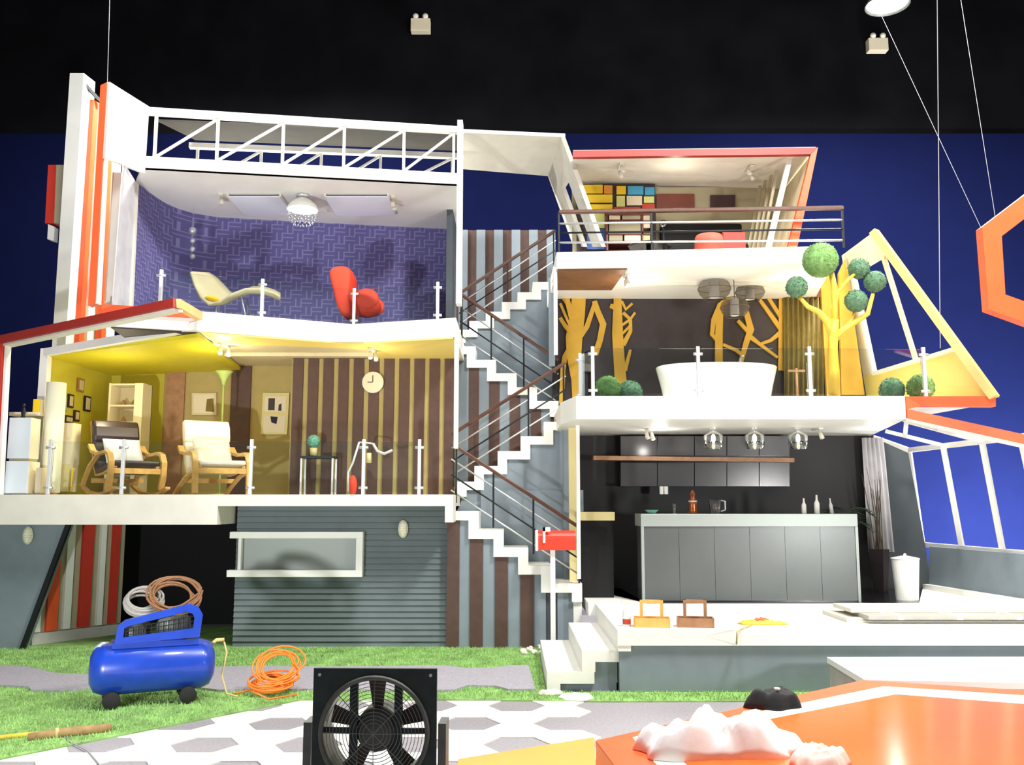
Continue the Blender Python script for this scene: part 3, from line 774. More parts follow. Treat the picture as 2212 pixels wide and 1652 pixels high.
# tilted cream gable wall with a window opening
e = empty('window_5', (5.3, 12, ZBt)); struct(e, 'tilted cream gable wall with a slanted window opening')
bf, tf, bb, tb = P(2148, 858, 10.72), P(1888, 500, 11.75), P(1872, 856, 13.5), P(1818, 552, 13.5)


def gp(u, v):                         # bilinear position on the gable wall, u front to back, v bottom to top
    return (bf.lerp(bb, u)).lerp(tf.lerp(tb, u), v)


def gable(poly, m, name='wall_panel', th=.06):
    return MB().prism([gp(u, v) for u, v in poly], (th, 0, 0)).build(name, m, e)


gable([(0, 0), (1, 0), (1, .15), (.88, .155), (.04, .27), (0, .27)], 'paleyellow')
gable([(.88, .155), (1, .15), (1, 1), (.8, 1)], 'cream')
gable([(.0, .86), (.82, .84), (.8, 1), (.0, 1)], 'cream')
MB().beam(bf, tf, .12, .09).build('front_edge', 'peach', e)
MB().beam(gp(.88, .155), gp(.03, .27), .05, .05).build('sill', 'white', e)
MB().beam(gp(.88, .155), gp(.82, .84), .06, .05).build('jamb', 'white', e)
MB().beam(gp(.42, .215), gp(.13, .85), .05, .05).build('mullion', 'cream', e)
# mustard boards, red panel and olive curtain by the gable wall
struct(MB().prism([P(1812, 590, 13.2), P(1826, 560, 13.2), P(1868, 852, 13.2), P(1818, 852, 13.2)], (0, .06, 0)).build('tree_shadow_partition', 'mustard'), 'mustard board standing in for the yellow tree shadow at the end of the bathroom')  # shadow of the yellow tree, built as a coloured board
struct(MB().prism([P(1772, 590, 13.4), P(1800, 590, 13.4), P(1806, 852, 13.4), P(1786, 852, 13.4)], (0, .06, 0)).build('bathroom_partition_back', 'mustard'), 'narrow mustard board behind the yellow tree')
tag(quad([(1748, 596), (1776, 596), (1774, 642), (1752, 642)], 13.45, .04, 'wall_panel', 'artred'), 'small dark red panel on the bathroom wall', 'panel')
tag(pleats((P(1694, 612, 13.48), P(1780, 612, 13.48)), (P(1694, 858, 13.48), P(1780, 858, 13.48)), .03, 8).build('curtain', 'oliveclth', smooth=True), 'olive pleated curtain at the end of the bathroom', 'curtain')

# ------------------------------------------------------------------ study floor = bathroom ceiling
e = empty('study_floor', (2.3, 11.7, Z4b)); struct(e, 'white floor slab of the study balcony')
MB().prism([(.585, 11.8, Z4b), (4.12, 11.5, Z4b), (4.55, 13.6, Z4b), (4.55, 14.2, Z4b), (.55, 14.2, Z4b)], (0, 0, Z4 - Z4b)).build('slab', 'white', e)
MB().prism([(.6, 11.83, Z4b - .02), (P(1350, 600, 12).x, 11.78, Z4b - .02), (P(1320, 600, 13).x, 12.95, Z4b - .02), (.6, 12.95, Z4b - .02)], (0, 0, .02)).build('wood_panel', 'woodsoffit', e)
MB().box(P(1350, 600, 12).x + .1, 4.3, 12.5, 12.6, Z4b - .05, Z4b).build('ceiling_batten', 'offwhite', e)
MB().prism([P(1190, 602, 12.6), P(1204, 548, 11.85), P(1204, 582, 11.85), P(1190, 612, 12.6)], (.02, 0, 0)).build('edge_return', 'white', e)

# ------------------------------------------------------------------ study room
YR = 13.3
e = empty('study_roof', (2.3, 11.8, 6.4)); struct(e, 'study ceiling with a dark red front edge')
r0, r1 = P(1238, 332, 11.8), P(1762, 325, 11.8)
MB().prism([r0, r1, P(1690, 413, 13.4), P(1238, 398, 13.4)], (0, 0, .05)).build('ceiling_panel', 'offwhite', e)
MB().prism([P(1238, 325, 11.78), P(1767, 318, 11.78), P(1752, 333, 11.78), P(1238, 339, 11.78)], (0, .08, 0)).build('edge_band', 'darkred', e)
e = empty('study_wall_side', (3.7, 11.8, Z4)); struct(e, 'slanted study side wall with an orange edge')
MB().prism([P(1752, 332, 11.78), P(1767, 318, 11.78), P(1723, 531, 11.78), P(1703, 531, 11.78)], (0, .08, 0)).build('edge_band', 'orange', e)
MB().prism([P(1753, 333, 11.86), P(1705, 533, 11.86), P(1650, 533, 13.4), P(1690, 413, 13.4)], (.05, 0, 0)).build('wall_panel', 'cream', e)
MB().prism([P(1701, 346, 11.95), P(1711, 346, 11.95), P(1667, 534, 11.95), P(1654, 534, 11.95)], (0, .06, 0)).build('upright', 'white', e)
for k in range(4):
    MB().prism([P(1640 + 12 * k, 400 - 11 * k, 12.9 - .2 * k), P(1646 + 12 * k, 400 - 11 * k, 12.9 - .2 * k), P(1620 + 10 * k, 536, 12.9 - .2 * k), P(1614 + 10 * k, 536, 12.9 - .2 * k)], (0, .05, 0)).build('louvre', 'taupe', e)
struct(MB().box(.9, 4.1, YR, YR + .1, Z4, P(1500, 404, 13.3).z).build('study_wall_back', 'taupe'), 'grey beige back wall of the study')
# coloured glazed panel
e = empty('coloured_screen', P(1330, 530, 13.6), 0, 'colour-block screen of yellow, blue, cream and red panes with dark bars', 'screen')
YP = 13.2
MB().box(P(1245, 400, YP).x, P(1416, 400, YP).x, YP + .03, YP + .07, Z4, P(1300, 396, YP).z).build('backing', 'darkbrown', e)
for x0, y0, x1, y1, m in ((1250, 399, 1302, 417, 'paneyellow'), (1305, 400, 1323, 418, 'paneorange'), (1332, 402, 1352, 419, 'paneyellow'), (1356, 402, 1390, 420, 'teal'), (1393, 404, 1414, 421, 'teal'), (1258, 420, 1323, 437, 'paneyellow'), (1332, 423, 1350, 446, 'panegreen'), (1354, 423, 1387, 443, 'panecream'), (1391, 424, 1413, 438, 'panegreen'), (1262, 441, 1323, 453, 'paneyellow'), (1326, 447, 1384, 456, 'panered'), (1387, 440, 1414, 456, 'panered'), (1268, 458, 1306, 492, 'panegreen'), (1268, 495, 1306, 538, 'paneblue')):
    MB().prism([P(x0, y0, YP), P(x1, y0, YP), P(x1, y1, YP), P(x0, y1, YP)], (0, .03, 0)).build('pane', m, e)

# white portal between the two houses
e = empty('portal_roof', (0, 12.1, 6.86)); struct(e, 'white roof panel and slanted legs bridging the two houses')
q = [G(995, 286, 6.87), G(1221, 296, 6.87), G(1192, 381, 6.87), G(996, 365, 6.87)]
MB().prism(q, (0, 0, .05)).build('roof_panel', 'offwhite', e)
fa, fb, fc, fd = G(1221, 296, 6.87), P(1309, 533, 12.2), G(1192, 381, 6.87), P(1247, 533, 13.7)
for u0, u1, nm in ((0, .3, 'slanted_leg'), (.62, 1, 'slanted_leg')):
    MB().prism([fa.lerp(fc, u0), fa.lerp(fc, u1), fb.lerp(fd, u1), fb.lerp(fd, u0)], (-.06, 0, 0)).build(nm, 'offwhite', e)
MB().prism([fa, fc, fc.lerp(fd, .3), fa.lerp(fb, .3)], (-.06, 0, 0)).build('slanted_head', 'offwhite', e)
# ================================================================== GLASS RAILINGS


def glass_railing(label, pts, h, gaps=(), name='glass_railing'):
    """posts at the given base points, clear panels held by small clamps between them"""
    e = empty(name, pts[0], 0, label, 'railing')
    for i, p in enumerate(pts):
        p = Vector(p)
        po = MB().box(p.x - .02, p.x + .02, p.y - .02, p.y + .02, p.z, p.z + h).build('post', 'steelmatte', e, bev=.004)
        for z in (.12 * h, .85 * h):
            MB().tube([(p.x - .055, p.y - .005, p.z + z), (p.x + .055, p.y - .005, p.z + z)], .018, 8).build('clamp', 'steel', po, smooth=True)
    for i in range(len(pts) - 1):
        if i in gaps: continue
        a, b = Vector(pts[i]), Vector(pts[i + 1]); d = (b - a); d.z = 0; d.normalize(); n = Vector((-d.y, d.x, 0)) * .01
        a, b = a + d * .035, b - d * .035
        MB().prism([a + Vector((0, 0, .03)), b + Vector((0, 0, .03)), b + Vector((0, 0, h * .96)), a + Vector((0, 0, h * .96))], n).build('glass_panel', 'glass', e)
    return e


def on_edge(px, a, b, z, inset=.06):
    """point of the floor edge a-b that shows at column px"""
    lo_, hi = 0., 1.
    for _ in range(40):
        m_ = (lo_ + hi) / 2; x = a[0] + (b[0] - a[0]) * m_; y = a[1] + (b[1] - a[1]) * m_ + inset
        d = Vector((x, y, z)) - CAMP; u = 1106 + F * d.x / d.dot(FW)
        if u < px: lo_ = m_
        else: hi = m_
    return Vector((x, y, z))


glass_railing('clear glass railing along the notched edge of the purple room', [on_edge(345, fe[0], fe[1], Z3), on_edge(565, fe[1], fe[2], Z3), Vector((-2.11, 12.1, Z3)), on_edge(945, fe[2], fe[3], Z3)], .5)
fE = [(-6.7, 11.42), (-4.91, 11.4), (-.72, 11.4)]
glass_railing('clear glass railing along the lounge floor edge', [on_edge(103, fE[0], fE[1], ZL), on_edge(262, fE[1], fE[2], ZL), on_edge(540, fE[1], fE[2], ZL), on_edge(784, fE[1], fE[2], ZL), on_edge(905, fE[1], fE[2], ZL)], .68)
glass_railing('clear glass railing in front of the bathtub', [Vector((.86, 11.55, ZBt)), on_edge(1281, (.77, 11), (4.71, 11), ZBt), on_edge(1510, (.77, 11), (4.71, 11), ZBt), on_edge(1752, (.77, 11), (4.71, 11), ZBt), on_edge(2000, (4.71, 11), (5.6, 10.76), ZBt - .02)], .61)

# study balcony rail
e = empty('balcony_rail', (.6, 11.85, Z4), 0, 'wood-topped bar railing along the study balcony', 'railing')
a, b = P(1207, 458, 11.86), P(1822, 449, 11.56)
MB().beam(a, b, .06, .05).build('handrail', 'handwood', e, bev=.01)
for ya, yb2, m, r in ((483, 475, 'steel', .014), (503, 495, 'darkmetal', .013), (524, 519, 'steel', .014)):
    MB().tube([P(1207, ya, 11.86), P(1820, yb2, 11.56)], r, 6).build('bar', m, e, smooth=True)
for px, t in ((1208, 0), (1411, .33), (1820, .995)):
    q = a.lerp(b, t); MB().beam(q, (q.x, q.y, Z4), .025, .025).build('rail_post', 'darkmetal', e)

# ================================================================== LOUNGE FURNITURE
ZLf = ZL


def armchair(loc, rz, label, cush, head, rocking=False, scale=1):
    e = empty('rocking_chair' if rocking else 'lounge_chair', loc, rz, label, 'chair'); e.scale = (1.1, 1.1, 1.0)
    W = .31
    for s in (-1, 1):
        x = s * W
        if not rocking:
            MB().sweep([(x, -.36, 0), (x, -.35, .2), (x, -.33, .42), (x, -.3, .5), (x, -.22, .535), (x, .05, .53), (x, .25, .56), (x, .36, .64)], .065, .04).build('side_frame', 'birch', e, local=True)
            MB().sweep([(x, -.34, .3), (x, 0, .24), (x, .3, .12), (x, .46, .04), (x, .52, .0)], .05, .03).build('rear_leg', 'birch', e, local=True)
        else:
            rk = [(x, .3 * math.cos(t) * 1.6 * 1, .62 - .6 * math.sin(t) - .02) for t in [R(a_) for a_ in range(25, 156, 13)]]
            MB().sweep([(x, -.3, .07), (x, -.36, .25), (x, -.36, .42), (x, -.3, .52), (x, -.2, .55), (x, .05, .53), (x, .22, .57), (x, .32, .66)], .065, .04).build('side_frame', 'birch', e, local=True)
            MB().sweep([(x, -.5, .09), (x, -.3, .03), (x, 0, .01), (x, .3, .04), (x, .55, .14)], .055, .035).build('rocker', 'birch', e, local=True)
            MB().sweep([(x, .05, .53), (x, .3, .38), (x, .46, .2), (x, .5, .12)], .05, .03).build('rear_support', 'birch', e, local=True)
    MB().box(-W, W, -.35, -.32, .27, .34).box(-W, W, .2, .23, .16, .22).build('cross_rail', 'birch', e, local=True)
    for s in (-1, 1):
        MB().sweep([(s * .25, -.33, .36), (s * .25, 0, .28), (s * .25, .22, .26), (s * .25, .32, .4), (s * .25, .42, .75), (s * .25, .47, .98)], .04, .025).build('seat_frame', 'birch', e, local=True)
    MB().sweep([(0, -.37, .41), (0, -.2, .39), (0, .02, .33), (0, .19, .32), (0, .27, .42), (0, .33, .6), (0, .38, .74)], .54, [.06, .09, .1, .1, .1, .09, .07]).build('seat_cushion', cush, e, local=True, smooth=False, bev=.025)
    MB().sweep([(0, .345, .7), (0, .36, .78), (0, .385, .9), (0, .42, 1.0)], .56, [.08, .12, .12, .07]).build('headrest', head, e, local=True, bev=.03)
    t = MB()
    for i in range(9):
        for j in range(9):
            u, v = i / 4 - 1, j / 4 - 1; th = .06 * (1 - u * u) ** .5 * (1 - v * v) ** .5 if abs(u) < 1 and abs(v) < 1 else 0
            t.v.append((u * .22, -th - .012, v * .2))
    for i in range(9):
        for j in range(9):
            u, v = i / 4 - 1, j / 4 - 1; th = .06 * (1 - u * u) ** .5 * (1 - v * v) ** .5 if abs(u) < 1 and abs(v) < 1 else 0
            t.v.append((u * .22, th, v * .2))
    for i in range(8):
        for j in range(8):
            a_ = i * 9 + j; t.f += [(a_, a_ + 9, a_ + 10, a_ + 1), (a_ + 82, a_ + 91, a_ + 90, a_ + 81)]
    for i in range(8):
        t.f += [(i * 9, i * 9 + 81, i * 9 + 90, i * 9 + 9), (i * 9 + 8, i * 9 + 17, i * 9 + 98, i * 9 + 89), (i, i + 1, i + 82, i + 81), (72 + i, 153 + i, 154 + i, 73 + i)]
    a_ = R(-28); t.v = [(x, y * math.cos(a_) - z * math.sin(a_) + .1, y * math.sin(a_) + z * math.cos(a_) + .56) for x, y, z in t.v]
    tag(t.build('throw_pillow', 'cloth' if rocking else 'linen', e, local=True, smooth=True), 'white throw pillow')
    return e


pA = P(455, 1060, 11.95); armchair((pA.x - .03, 12.14, ZL), R(34), 'cream cushioned bentwood armchair beside the torchiere lamp', 'linen', 'linen')
pB = P(255, 1060, 11.95); armchair((pB.x - .03, 12.22, ZL), R(44), 'dark leather bentwood rocking chair with white pillow', 'leather', 'leather', rocking=True)

# torchiere lamp
c = P(476, 1000, 13.2); e = empty('floor_lamp', (c.x, 13.2, ZL), 0, 'slender pale green torchiere floor lamp in the lounge', 'floor lamp')
zt2 = P(478, 802, 13.2).z - ZL
MB().lathe([(.001, 0), (.14, 0), (.14, .02), (.02, .03)], k=20).build('base', 'greenlamp', e, local=True, smooth=True)
MB().tube([(0, 0, .02), (0, 0, zt2 - .15)], .014).build('pole', 'greenlamp', e, local=True, smooth=True)
MB().lathe([(.02, zt2 - .2), (.04, zt2 - .12), (.08, zt2 - .05), (.13, zt2), (.12, zt2), (.07, zt2 - .05), (.001, zt2 - .1)], k=24).build('lamp_shade', 'greenlamp', e, local=True, smooth=True)

# bookcase with small wooden figures
x0, x1 = P(232, 900, 13.2).x, P(306, 900, 13.2).x; zt3 = P(260, 827, 13.2).z
e = empty('bookcase', ((x0 + x1) / 2, 13.2, ZL), 0, 'tall pale bookcase against the olive wall', 'bookcase')
MB().box(x0, x0 + .03, 13.2, 13.55, ZL, zt3).build('side_panel', 'cream', e)
MB().box(x1 - .12, x1, 13.2, 13.55, ZL, zt3).build('side_panel', 'cream', e)
MB().box(x0, x1, 13.53, 13.56, ZL, zt3).build('back_panel', 'beige', e)
sz = [ZL + .02, zt3 - .02] + [P(260, y, 13.2).z for y in (876, 912, 950, 990)]
for z in sz: MB().box(x0 + .03, x1 - .12, 13.2, 13.53, z - .012, z + .012).build('shelf', 'cream', e)
for k, (px, py) in enumerate(((258, 876), (281, 876), (259, 912))):
    q = P(px, py, 13.2); zz = sz[2] if py == 876 else sz[3]
    tag(MB().lathe([(.045, 0), (.03, .03), (.02, .06), (.004, .09)], (q.x, 13.32, zz + .012), 10).build('wooden_figure', 'oak', smooth=True), 'small brown cone-shaped figure on the bookcase shelf', 'figure', 'brown figures on the bookcase')

# small frames on the olive side wall
fx = [((172, 832), .12, .17, 'oak', 'brown picture frame highest on the olive wall', 12.95), ((150, 866), .1, .17, 'darkbrown', 'narrow dark picture frame low on the olive wall, beside the paper lamp', 12.65), ((186, 872), .12, .2, 'darkmetal', 'black picture frame on the olive wall, beside the bookcase', 13.2), ((163, 898), .1, .14, 'artdark', 'dark brown picture frame above the rocking chair', 12.85), ((146, 906), .15, .1, 'darkbrown', 'wide dark picture frame low on the olive wall', 12.6), ((136, 872), .08, .2, 'bartop', 'pale grey picture frame beside the paper lamp', 12.45)]
for (px, py), wd, hh, m, lb, Y in fx:
    for _ in range(6):
        q = on_edge(px, (B1.x, 12.2), (-6.12, YD), P(px, py, Y).z, 0); Y = q.y
    z = q.z; xw = q.x + .003; wd *= 1.5; hh *= 1.1
    e = empty('picture_frame', (xw, Y, z), 0, lb, 'picture frame')
    MB().box(0, .025, -wd / 2, wd / 2, -hh / 2, hh / 2).build('frame', m, e, local=True)
    MB().box(.025, .028, -wd / 2 + .025, wd / 2 - .025, -hh / 2 + .025, hh / 2 - .025).build('print', 'beige', e, local=True)

# white picture behind armchair, two pictures on the tan wall, clock
e = empty('picture_frame', P(440, 870, YD - .02), 0, 'square pale picture on the lounge wall behind the torchiere', 'picture frame')
quad([(414, 848), (467, 848), (467, 896), (414, 896)], YD - .05, .04, 'frame', 'beige', e); quad([(418, 852), (463, 852), (463, 892), (418, 892)], YD - .056, .008, 'print', 'panecream', e)
quad([(447, 862), (461, 860), (463, 890), (444, 888)], YD - .058, .003, 'print_figure', 'oliveclth', e)
e = empty('picture_frame', P(598, 870, YD - .02), 0, 'double-picture board with dark figures on the tan wall', 'picture frame')
quad([(568, 848), (625, 848), (620, 938), (563, 938)], YD - .05, .04, 'frame', 'sand', e)
quad([(573, 856), (618, 856), (617, 888), (571, 888)], YD - .055, .006, 'print', 'panecream', e); quad([(570, 897), (616, 897), (614, 934), (568, 934)], YD - .055, .006, 'print', 'panecream', e)
quad([(580, 860), (594, 860), (593, 886), (579, 886)], YD - .058, .003, 'print_figure', 'darkbrown', e); quad([(602, 874), (608, 871), (608, 887), (601, 887)], YD - .058, .003, 'print_figure', 'darkbrown', e)
quad([(584, 899), (600, 900), (597, 916), (586, 912)], YD - .058, .003, 'print_figure', 'navydark', e)
c = P(806, 826, YB - .05); e = empty('wall_clock', c, 0, 'round pale wall clock on the brown boarded wall', 'clock')
MB().lathe([(.001, 0), (.155, 0), (.155, -.03), (.14, -.035)], k=32, axis='y').build('case', 'offwhite', e, local=True, smooth=False)
MB().lathe([(.001, -.036), (.14, -.036)], k=32, axis='y', cap=False).build('face', 'panecream', e, local=True)
MB().box(-.006, .006, -.042, -.038, 0, .1).build('hand', 'darkbrown', e, local=True); MB().box(-.075, 0, -.042, -.038, -.005, .005).build('hand', 'darkbrown', e, local=True)

# side table with potted teal ball plant; bike-like parts behind glass
tz = P(690, 985, 12.9).z; xa_, xb_ = P(650, 990, 12.9).x, P(722, 990, 12.9).x
e = empty('side_table', ((xa_ + xb_) / 2, 12.95, ZL), 0, 'narrow dark console table against the boarded wall', 'table')
MB().box(xa_, xb_, 12.85, 13.15, tz - .03, tz).build('tabletop', 'darkmetal', e)
for x in (xa_ + .015, xb_ - .015):
    for y in (12.87, 13.13): MB().box(x - .012, x + .012, y - .012, y + .012, ZL, tz - .03).build('leg', 'steelmatte', e)
q = P(677, 985, 12.98); e = empty('potted_plant', (q.x, 12.98, tz), 0, 'round teal ball plant in a cream pot on the dark table', 'plant')
MB().lathe([(.001, 0), (.045, 0), (.055, .12), (.045, .12), (.001, .1)], k=16).build('pot', 'sand', e, local=True, smooth=True)
MB().ball((0, 0, .21), .09).leaves((0, 0, .21), .092, 350, .022).build('foliage', 'leafteal', e, local=True)
e = empty('scooter', (P(770, 1060, 12.6).x, 12.6, ZL), 0, 'grey-framed red scooter leaning behind the lounge railing', 'scooter')
z0 = ZL
MB().tube([P(752, 1062, 12.6), P(752, 1020, 12.6), P(762, 1000, 12.6), P(776, 955, 12.6)], .015).build('frame_tube', 'steelmatte', e, smooth=True)
MB().ball(P(762, 1048, 12.65), .06, .05, .14).build('body_shell', 'redfabric', e, smooth=True)
MB().tube([P(806, 958, 12.6), P(815, 974, 12.6), P(830, 980, 12.6), P(848, 972, 12.6)], .02).build('handlebar', 'steelmatte', e, smooth=True)
MB().tube([P(776, 955, 12.6), P(806, 958, 12.6)], .012).build('stem', 'steelmatte', e, smooth=True)
MB().tube([P(797, 978, 12.6), P(797, 1000, 12.6)], .035).build('basket', 'sand', e, smooth=True)

# white cubes, paper lamp, boxes at the lounge corner
def cube_box(px0, py0, px1, py1, Y, dep, label, m, name='storage_cube', open_=False):
    a, b = P(px0, py1, Y), P(px1, py0, Y)
    e = empty(name, ((a.x + b.x) / 2, Y, a.z), 0, label, 'box')
    MB().box(a.x, b.x, Y, Y + .02, a.z, b.z).build('front_panel', m, e, bev=.004)
    MB().box(a.x, b.x, Y + .02, Y + dep, a.z, a.z + .02).box(a.x, b.x, Y + .02, Y + dep, b.z - .02, b.z).box(a.x, a.x + .02, Y + .02, Y + dep, a.z + .02, b.z - .02).box(b.x - .02, b.x, Y + .02, Y + dep, a.z + .02, b.z - .02).build('carcass', 'cream', e)


cube_box(14, 902, 68, 990, 11.62, .24, 'pale blue-white cube box, the upper of two at the lounge corner', 'boxblue')
cube_box(8, 996, 62, 1066, 11.58, .28, 'pale blue-white cube box, the lower of two at the lounge corner', 'boxblue')
a_ = P(20, 990, 12.0); struct(MB().box(P(16, 990, 11.6).x, P(60, 990, 11.6).x, 11.64, 11.84, P(30, 995.5, 11.58).z, P(30, 990, 11.62).z).build('lounge_sill', 'taupe'), 'small ledge between the white cubes')
c = P(108, 1000, 11.98); zl = P(108, 826, 11.98).z
e = empty('paper_lamp', (c.x, 12.02, ZL), 0, 'tall cylindrical cream paper floor lamp beside the white cubes', 'floor lamp')
MB().lathe([(.12, .03), (.12, zl - ZL), (.112, zl - ZL), (.112, .03)], k=28, cap=False).build('shade', 'paper', e, local=True, smooth=True)
MB().lathe([(.001, 0), (.1, 0), (.1, .03), (.001, .03)], k=20).build('base', 'birch', e, local=True)
cube_box(130, 913, 157, 1003, 12.22, .25, 'small open cream wall cube beside the rocking chair', 'panecream')
cube_box(112, 1003, 150, 1062, 12.2, .25, 'tan cardboard box standing by the railing', 'sand')
cube_box(151, 1010, 158, 1062, 12.2, .1, 'narrow bright yellow box by the railing', 'yellowbox')
cube_box(74, 1010, 90, 1066, 11.66, .18, 'small pink patterned box between the cubes and the lamp', 'panecream')
cube_box(70, 862, 86, 890, 11.9, .12, 'small yellow box standing on the upper shelf', 'yellowbox')
struct(MB().box(P(62, 900, 11.9).x - .25, P(86, 900, 11.9).x, 11.89, 12.1, P(70, 898, 11.9).z, P(70, 890, 11.9).z).build('lounge_sill_upper', 'cream'), 'little shelf beside the paper lamp')
c = P(51, 902, 12.0); e = empty('figurine', (P(50, 900, 11.74).x, 11.74, P(50, 902, 11.62).z), 0, 'small black figurine standing on the upper cube box', 'figurine')
MB().lathe([(.001, 0), (.04, 0), (.02, .03), (.03, .09), (.015, .14), (.001, .15)], k=12).build('body', 'darkmetal', e, local=True, smooth=True)
MB().ball((0, 0, .17), .022).build('head', 'darkmetal', e, local=True, smooth=True)


def track_spots(px, py, Y, z, label, heads, m='offwhite'):
    c = P(px, py, Y); e = empty('spot_track', (c.x, Y, z), 0, label, 'spotlight')
    MB().box(-.03, .03, -.15, .15, -.02, 0).build('track', m, e, local=True)
    for i, (dx, dy) in enumerate(heads):
        h_ = MB().tube([(dx, dy, -.02), (dx, dy, -.06)], .008).tube([(dx - .005, dy, -.05), (dx + .01, dy - .05, -.14)], [.022, .032], 10).build('lamp_head', m, e, local=True, smooth=True)
    return e


track_spots(486, 748, 12.1, 3.905, 'white spotlight pair by the lime ceiling of the lounge', ((-.02, -.1), (.04, .06)))
track_spots(806, 752, 12.45, ZS, 'white spotlight pair above the wall clock', ((-.02, -.1), (.03, .08)))
point('lounge_spot_and_fill', (P(486, 760, 12.1).x, 12.0, 3.6), 14, (1, .88, .6)); point('lounge_spot_and_fill', (P(806, 770, 12.4).x, 12.35, 3.5), 7, (1, .88, .6))
point('lounge_spot_and_fill', (-5.3, 12.3, 3.2), 12, (1, .9, .6))  # added warm fill for the olive wall, no fixture here

# ================================================================== PURPLE ROOM FURNITURE
zf = Z3 + .006
# shell chaise
Yc = 12.0
fr = [(414, 586), (421, 612), (434, 640), (452, 656), (474, 650), (500, 633), (530, 622), (562, 622), (590, 630), (606, 638)]
re_ = [(452, 588), (470, 600), (486, 616), (496, 628), (504, 634), (520, 628), (545, 618), (570, 618), (592, 625), (606, 632)]
A_ = [P(x, y, Yc) for x, y in fr]; B_ = [P(x, y, Yc + .55) for x, y in re_]
mb = MB(); n = len(A_)
for k in range(5):
    for i in range(n):
        p = A_[i].lerp(B_[i], k / 4) + Vector((0, 0, -.07 * math.sin(math.pi * k / 4) if i > 3 else 0)); mb.v.append(tuple(p))
for k in range(4):
    for i in range(n - 1): mb.f.append((k * n + i, k * n + i + 1, (k + 1) * n + i + 1, (k + 1) * n + i))
e = empty('shell_chaise', (A_[4].x, Yc + .25, zf), 0, 'beige moulded shell chaise behind the glass of the purple room', 'chaise')
o = mb.build('shell', 'beige', e, smooth=True); s_ = o.modifiers.new('thick', 'SOLIDIFY'); s_.thickness = .03
for dx in (-.1, .35):
    for dy in (.12, .42): MB().tube([(A_[4].x + dx, Yc + dy, zf), (A_[4].x + dx * .7, Yc + dy, A_[3].z - .01 if dx < 0 else A_[6].z - .06)], .011, 6).build('leg', 'steel', e, smooth=True)
q = P(458, 650, Yc + .15)
MB().ball((q.x, q.y, q.z + .02), .09, .16, .04).build('cushion', 'yellowbox', e, smooth=True)

# high-back red chair
Yr = 12.45
e = empty('swivel_chair', (P(765, 690, Yr).x, Yr, zf), 0, 'red high-backed winged swivel chair in the purple room', 'chair')
bk = [(712, 588), (738, 581), (762, 583), (768, 600), (764, 632), (762, 660), (770, 688), (742, 692), (730, 660), (722, 620)]
pts = [P(x, y, Yr) for x, y in bk]; cx_ = sum(p.x for p in pts) / len(pts); cz_ = sum(p.z for p in pts) / len(pts)
mb = MB(); nn = len(pts); prof_y = ((-.3, .72), (-.26, .93), (-.1, 1), (.1, 1), (.26, .93), (.3, .72))
for dy, s in prof_y:
    for p in pts: mb.v.append((cx_ + (p.x - cx_) * s, Yr + dy, cz_ + (p.z - cz_) * (s * .5 + .5)))
for k in range(5):
    for i in range(nn): j = (i + 1) % nn; mb.f.append((k * nn + i, (k + 1) * nn + i, (k + 1) * nn + j, k * nn + j))
mb.f += [tuple(range(nn)), tuple(range(6 * nn - 1, 5 * nn - 1, -1))]
mb.build('backrest', 'redfabric', e, smooth=True, sub=2)
c1 = P(791, 662, Yr)
MB().ball((c1.x, Yr, c1.z + .0), .21, .3, .15, 20, 12).build('seat', 'redfabric', e, smooth=True)
for s in (-1, 1): MB().ball((P(798, 655, Yr).x, Yr + s * .27, c1.z + .05), .17, .07, .14, 16, 10).build('armrest', 'redfabric', e, smooth=True)
xb2 = P(772, 690, Yr).x
MB().tube([(xb2, Yr, zf + .03), (xb2, Yr, c1.z - .1)], .025).build('pedestal', 'steel', e, smooth=True)
mb = MB()
for k in range(4): t = R(45 + 90 * k); mb.beam((xb2, Yr, zf + .025), (xb2 + .28 * math.cos(t), Yr + .28 * math.sin(t), zf + .012), .04, .024)
mb.build('foot_star', 'steel', e)

# ceiling lamp with glass bowl, side light panels, hanging ball string
c = P(655, 405, 12.35); e = empty('ceiling_lamp', (c.x, 12.35, ZC), 0, 'white dome ceiling lamp with a crystal bowl', 'ceiling lamp')
MB().lathe([(.001, 0), (.09, 0), (.09, -.03), (.05, -.05)], k=20).build('canopy', 'steel', e, local=True, smooth=True)
MB().lathe([(.04, -.05), (.1, -.07), (.19, -.15), (.22, -.22), (.205, -.22), (.17, -.15), (.09, -.08)], k=28, cap=False).build('shade', 'porcelain', e, local=True, smooth=True)
MB().ball((0, 0, -.16), .05).build('bulb', 'bulbglow', e, local=True, smooth=True)
g = MB()
for i in range(5):
    for k in range(16):
        t = 2 * math.pi * (k + .5 * (i % 2)) / 16; rr = .2 * math.cos(R(14 * i)); g.ball((rr * math.cos(t), rr * math.sin(t), -.25 - .2 * math.sin(R(15 * i))), .013, k=6, m=4)
g.build('crystal_drops', 'clearglass', e, local=True, smooth=True)
point('ceiling_lamp_light', (c.x, 12.35, ZC - .3), 7, (.92, .9, 1))
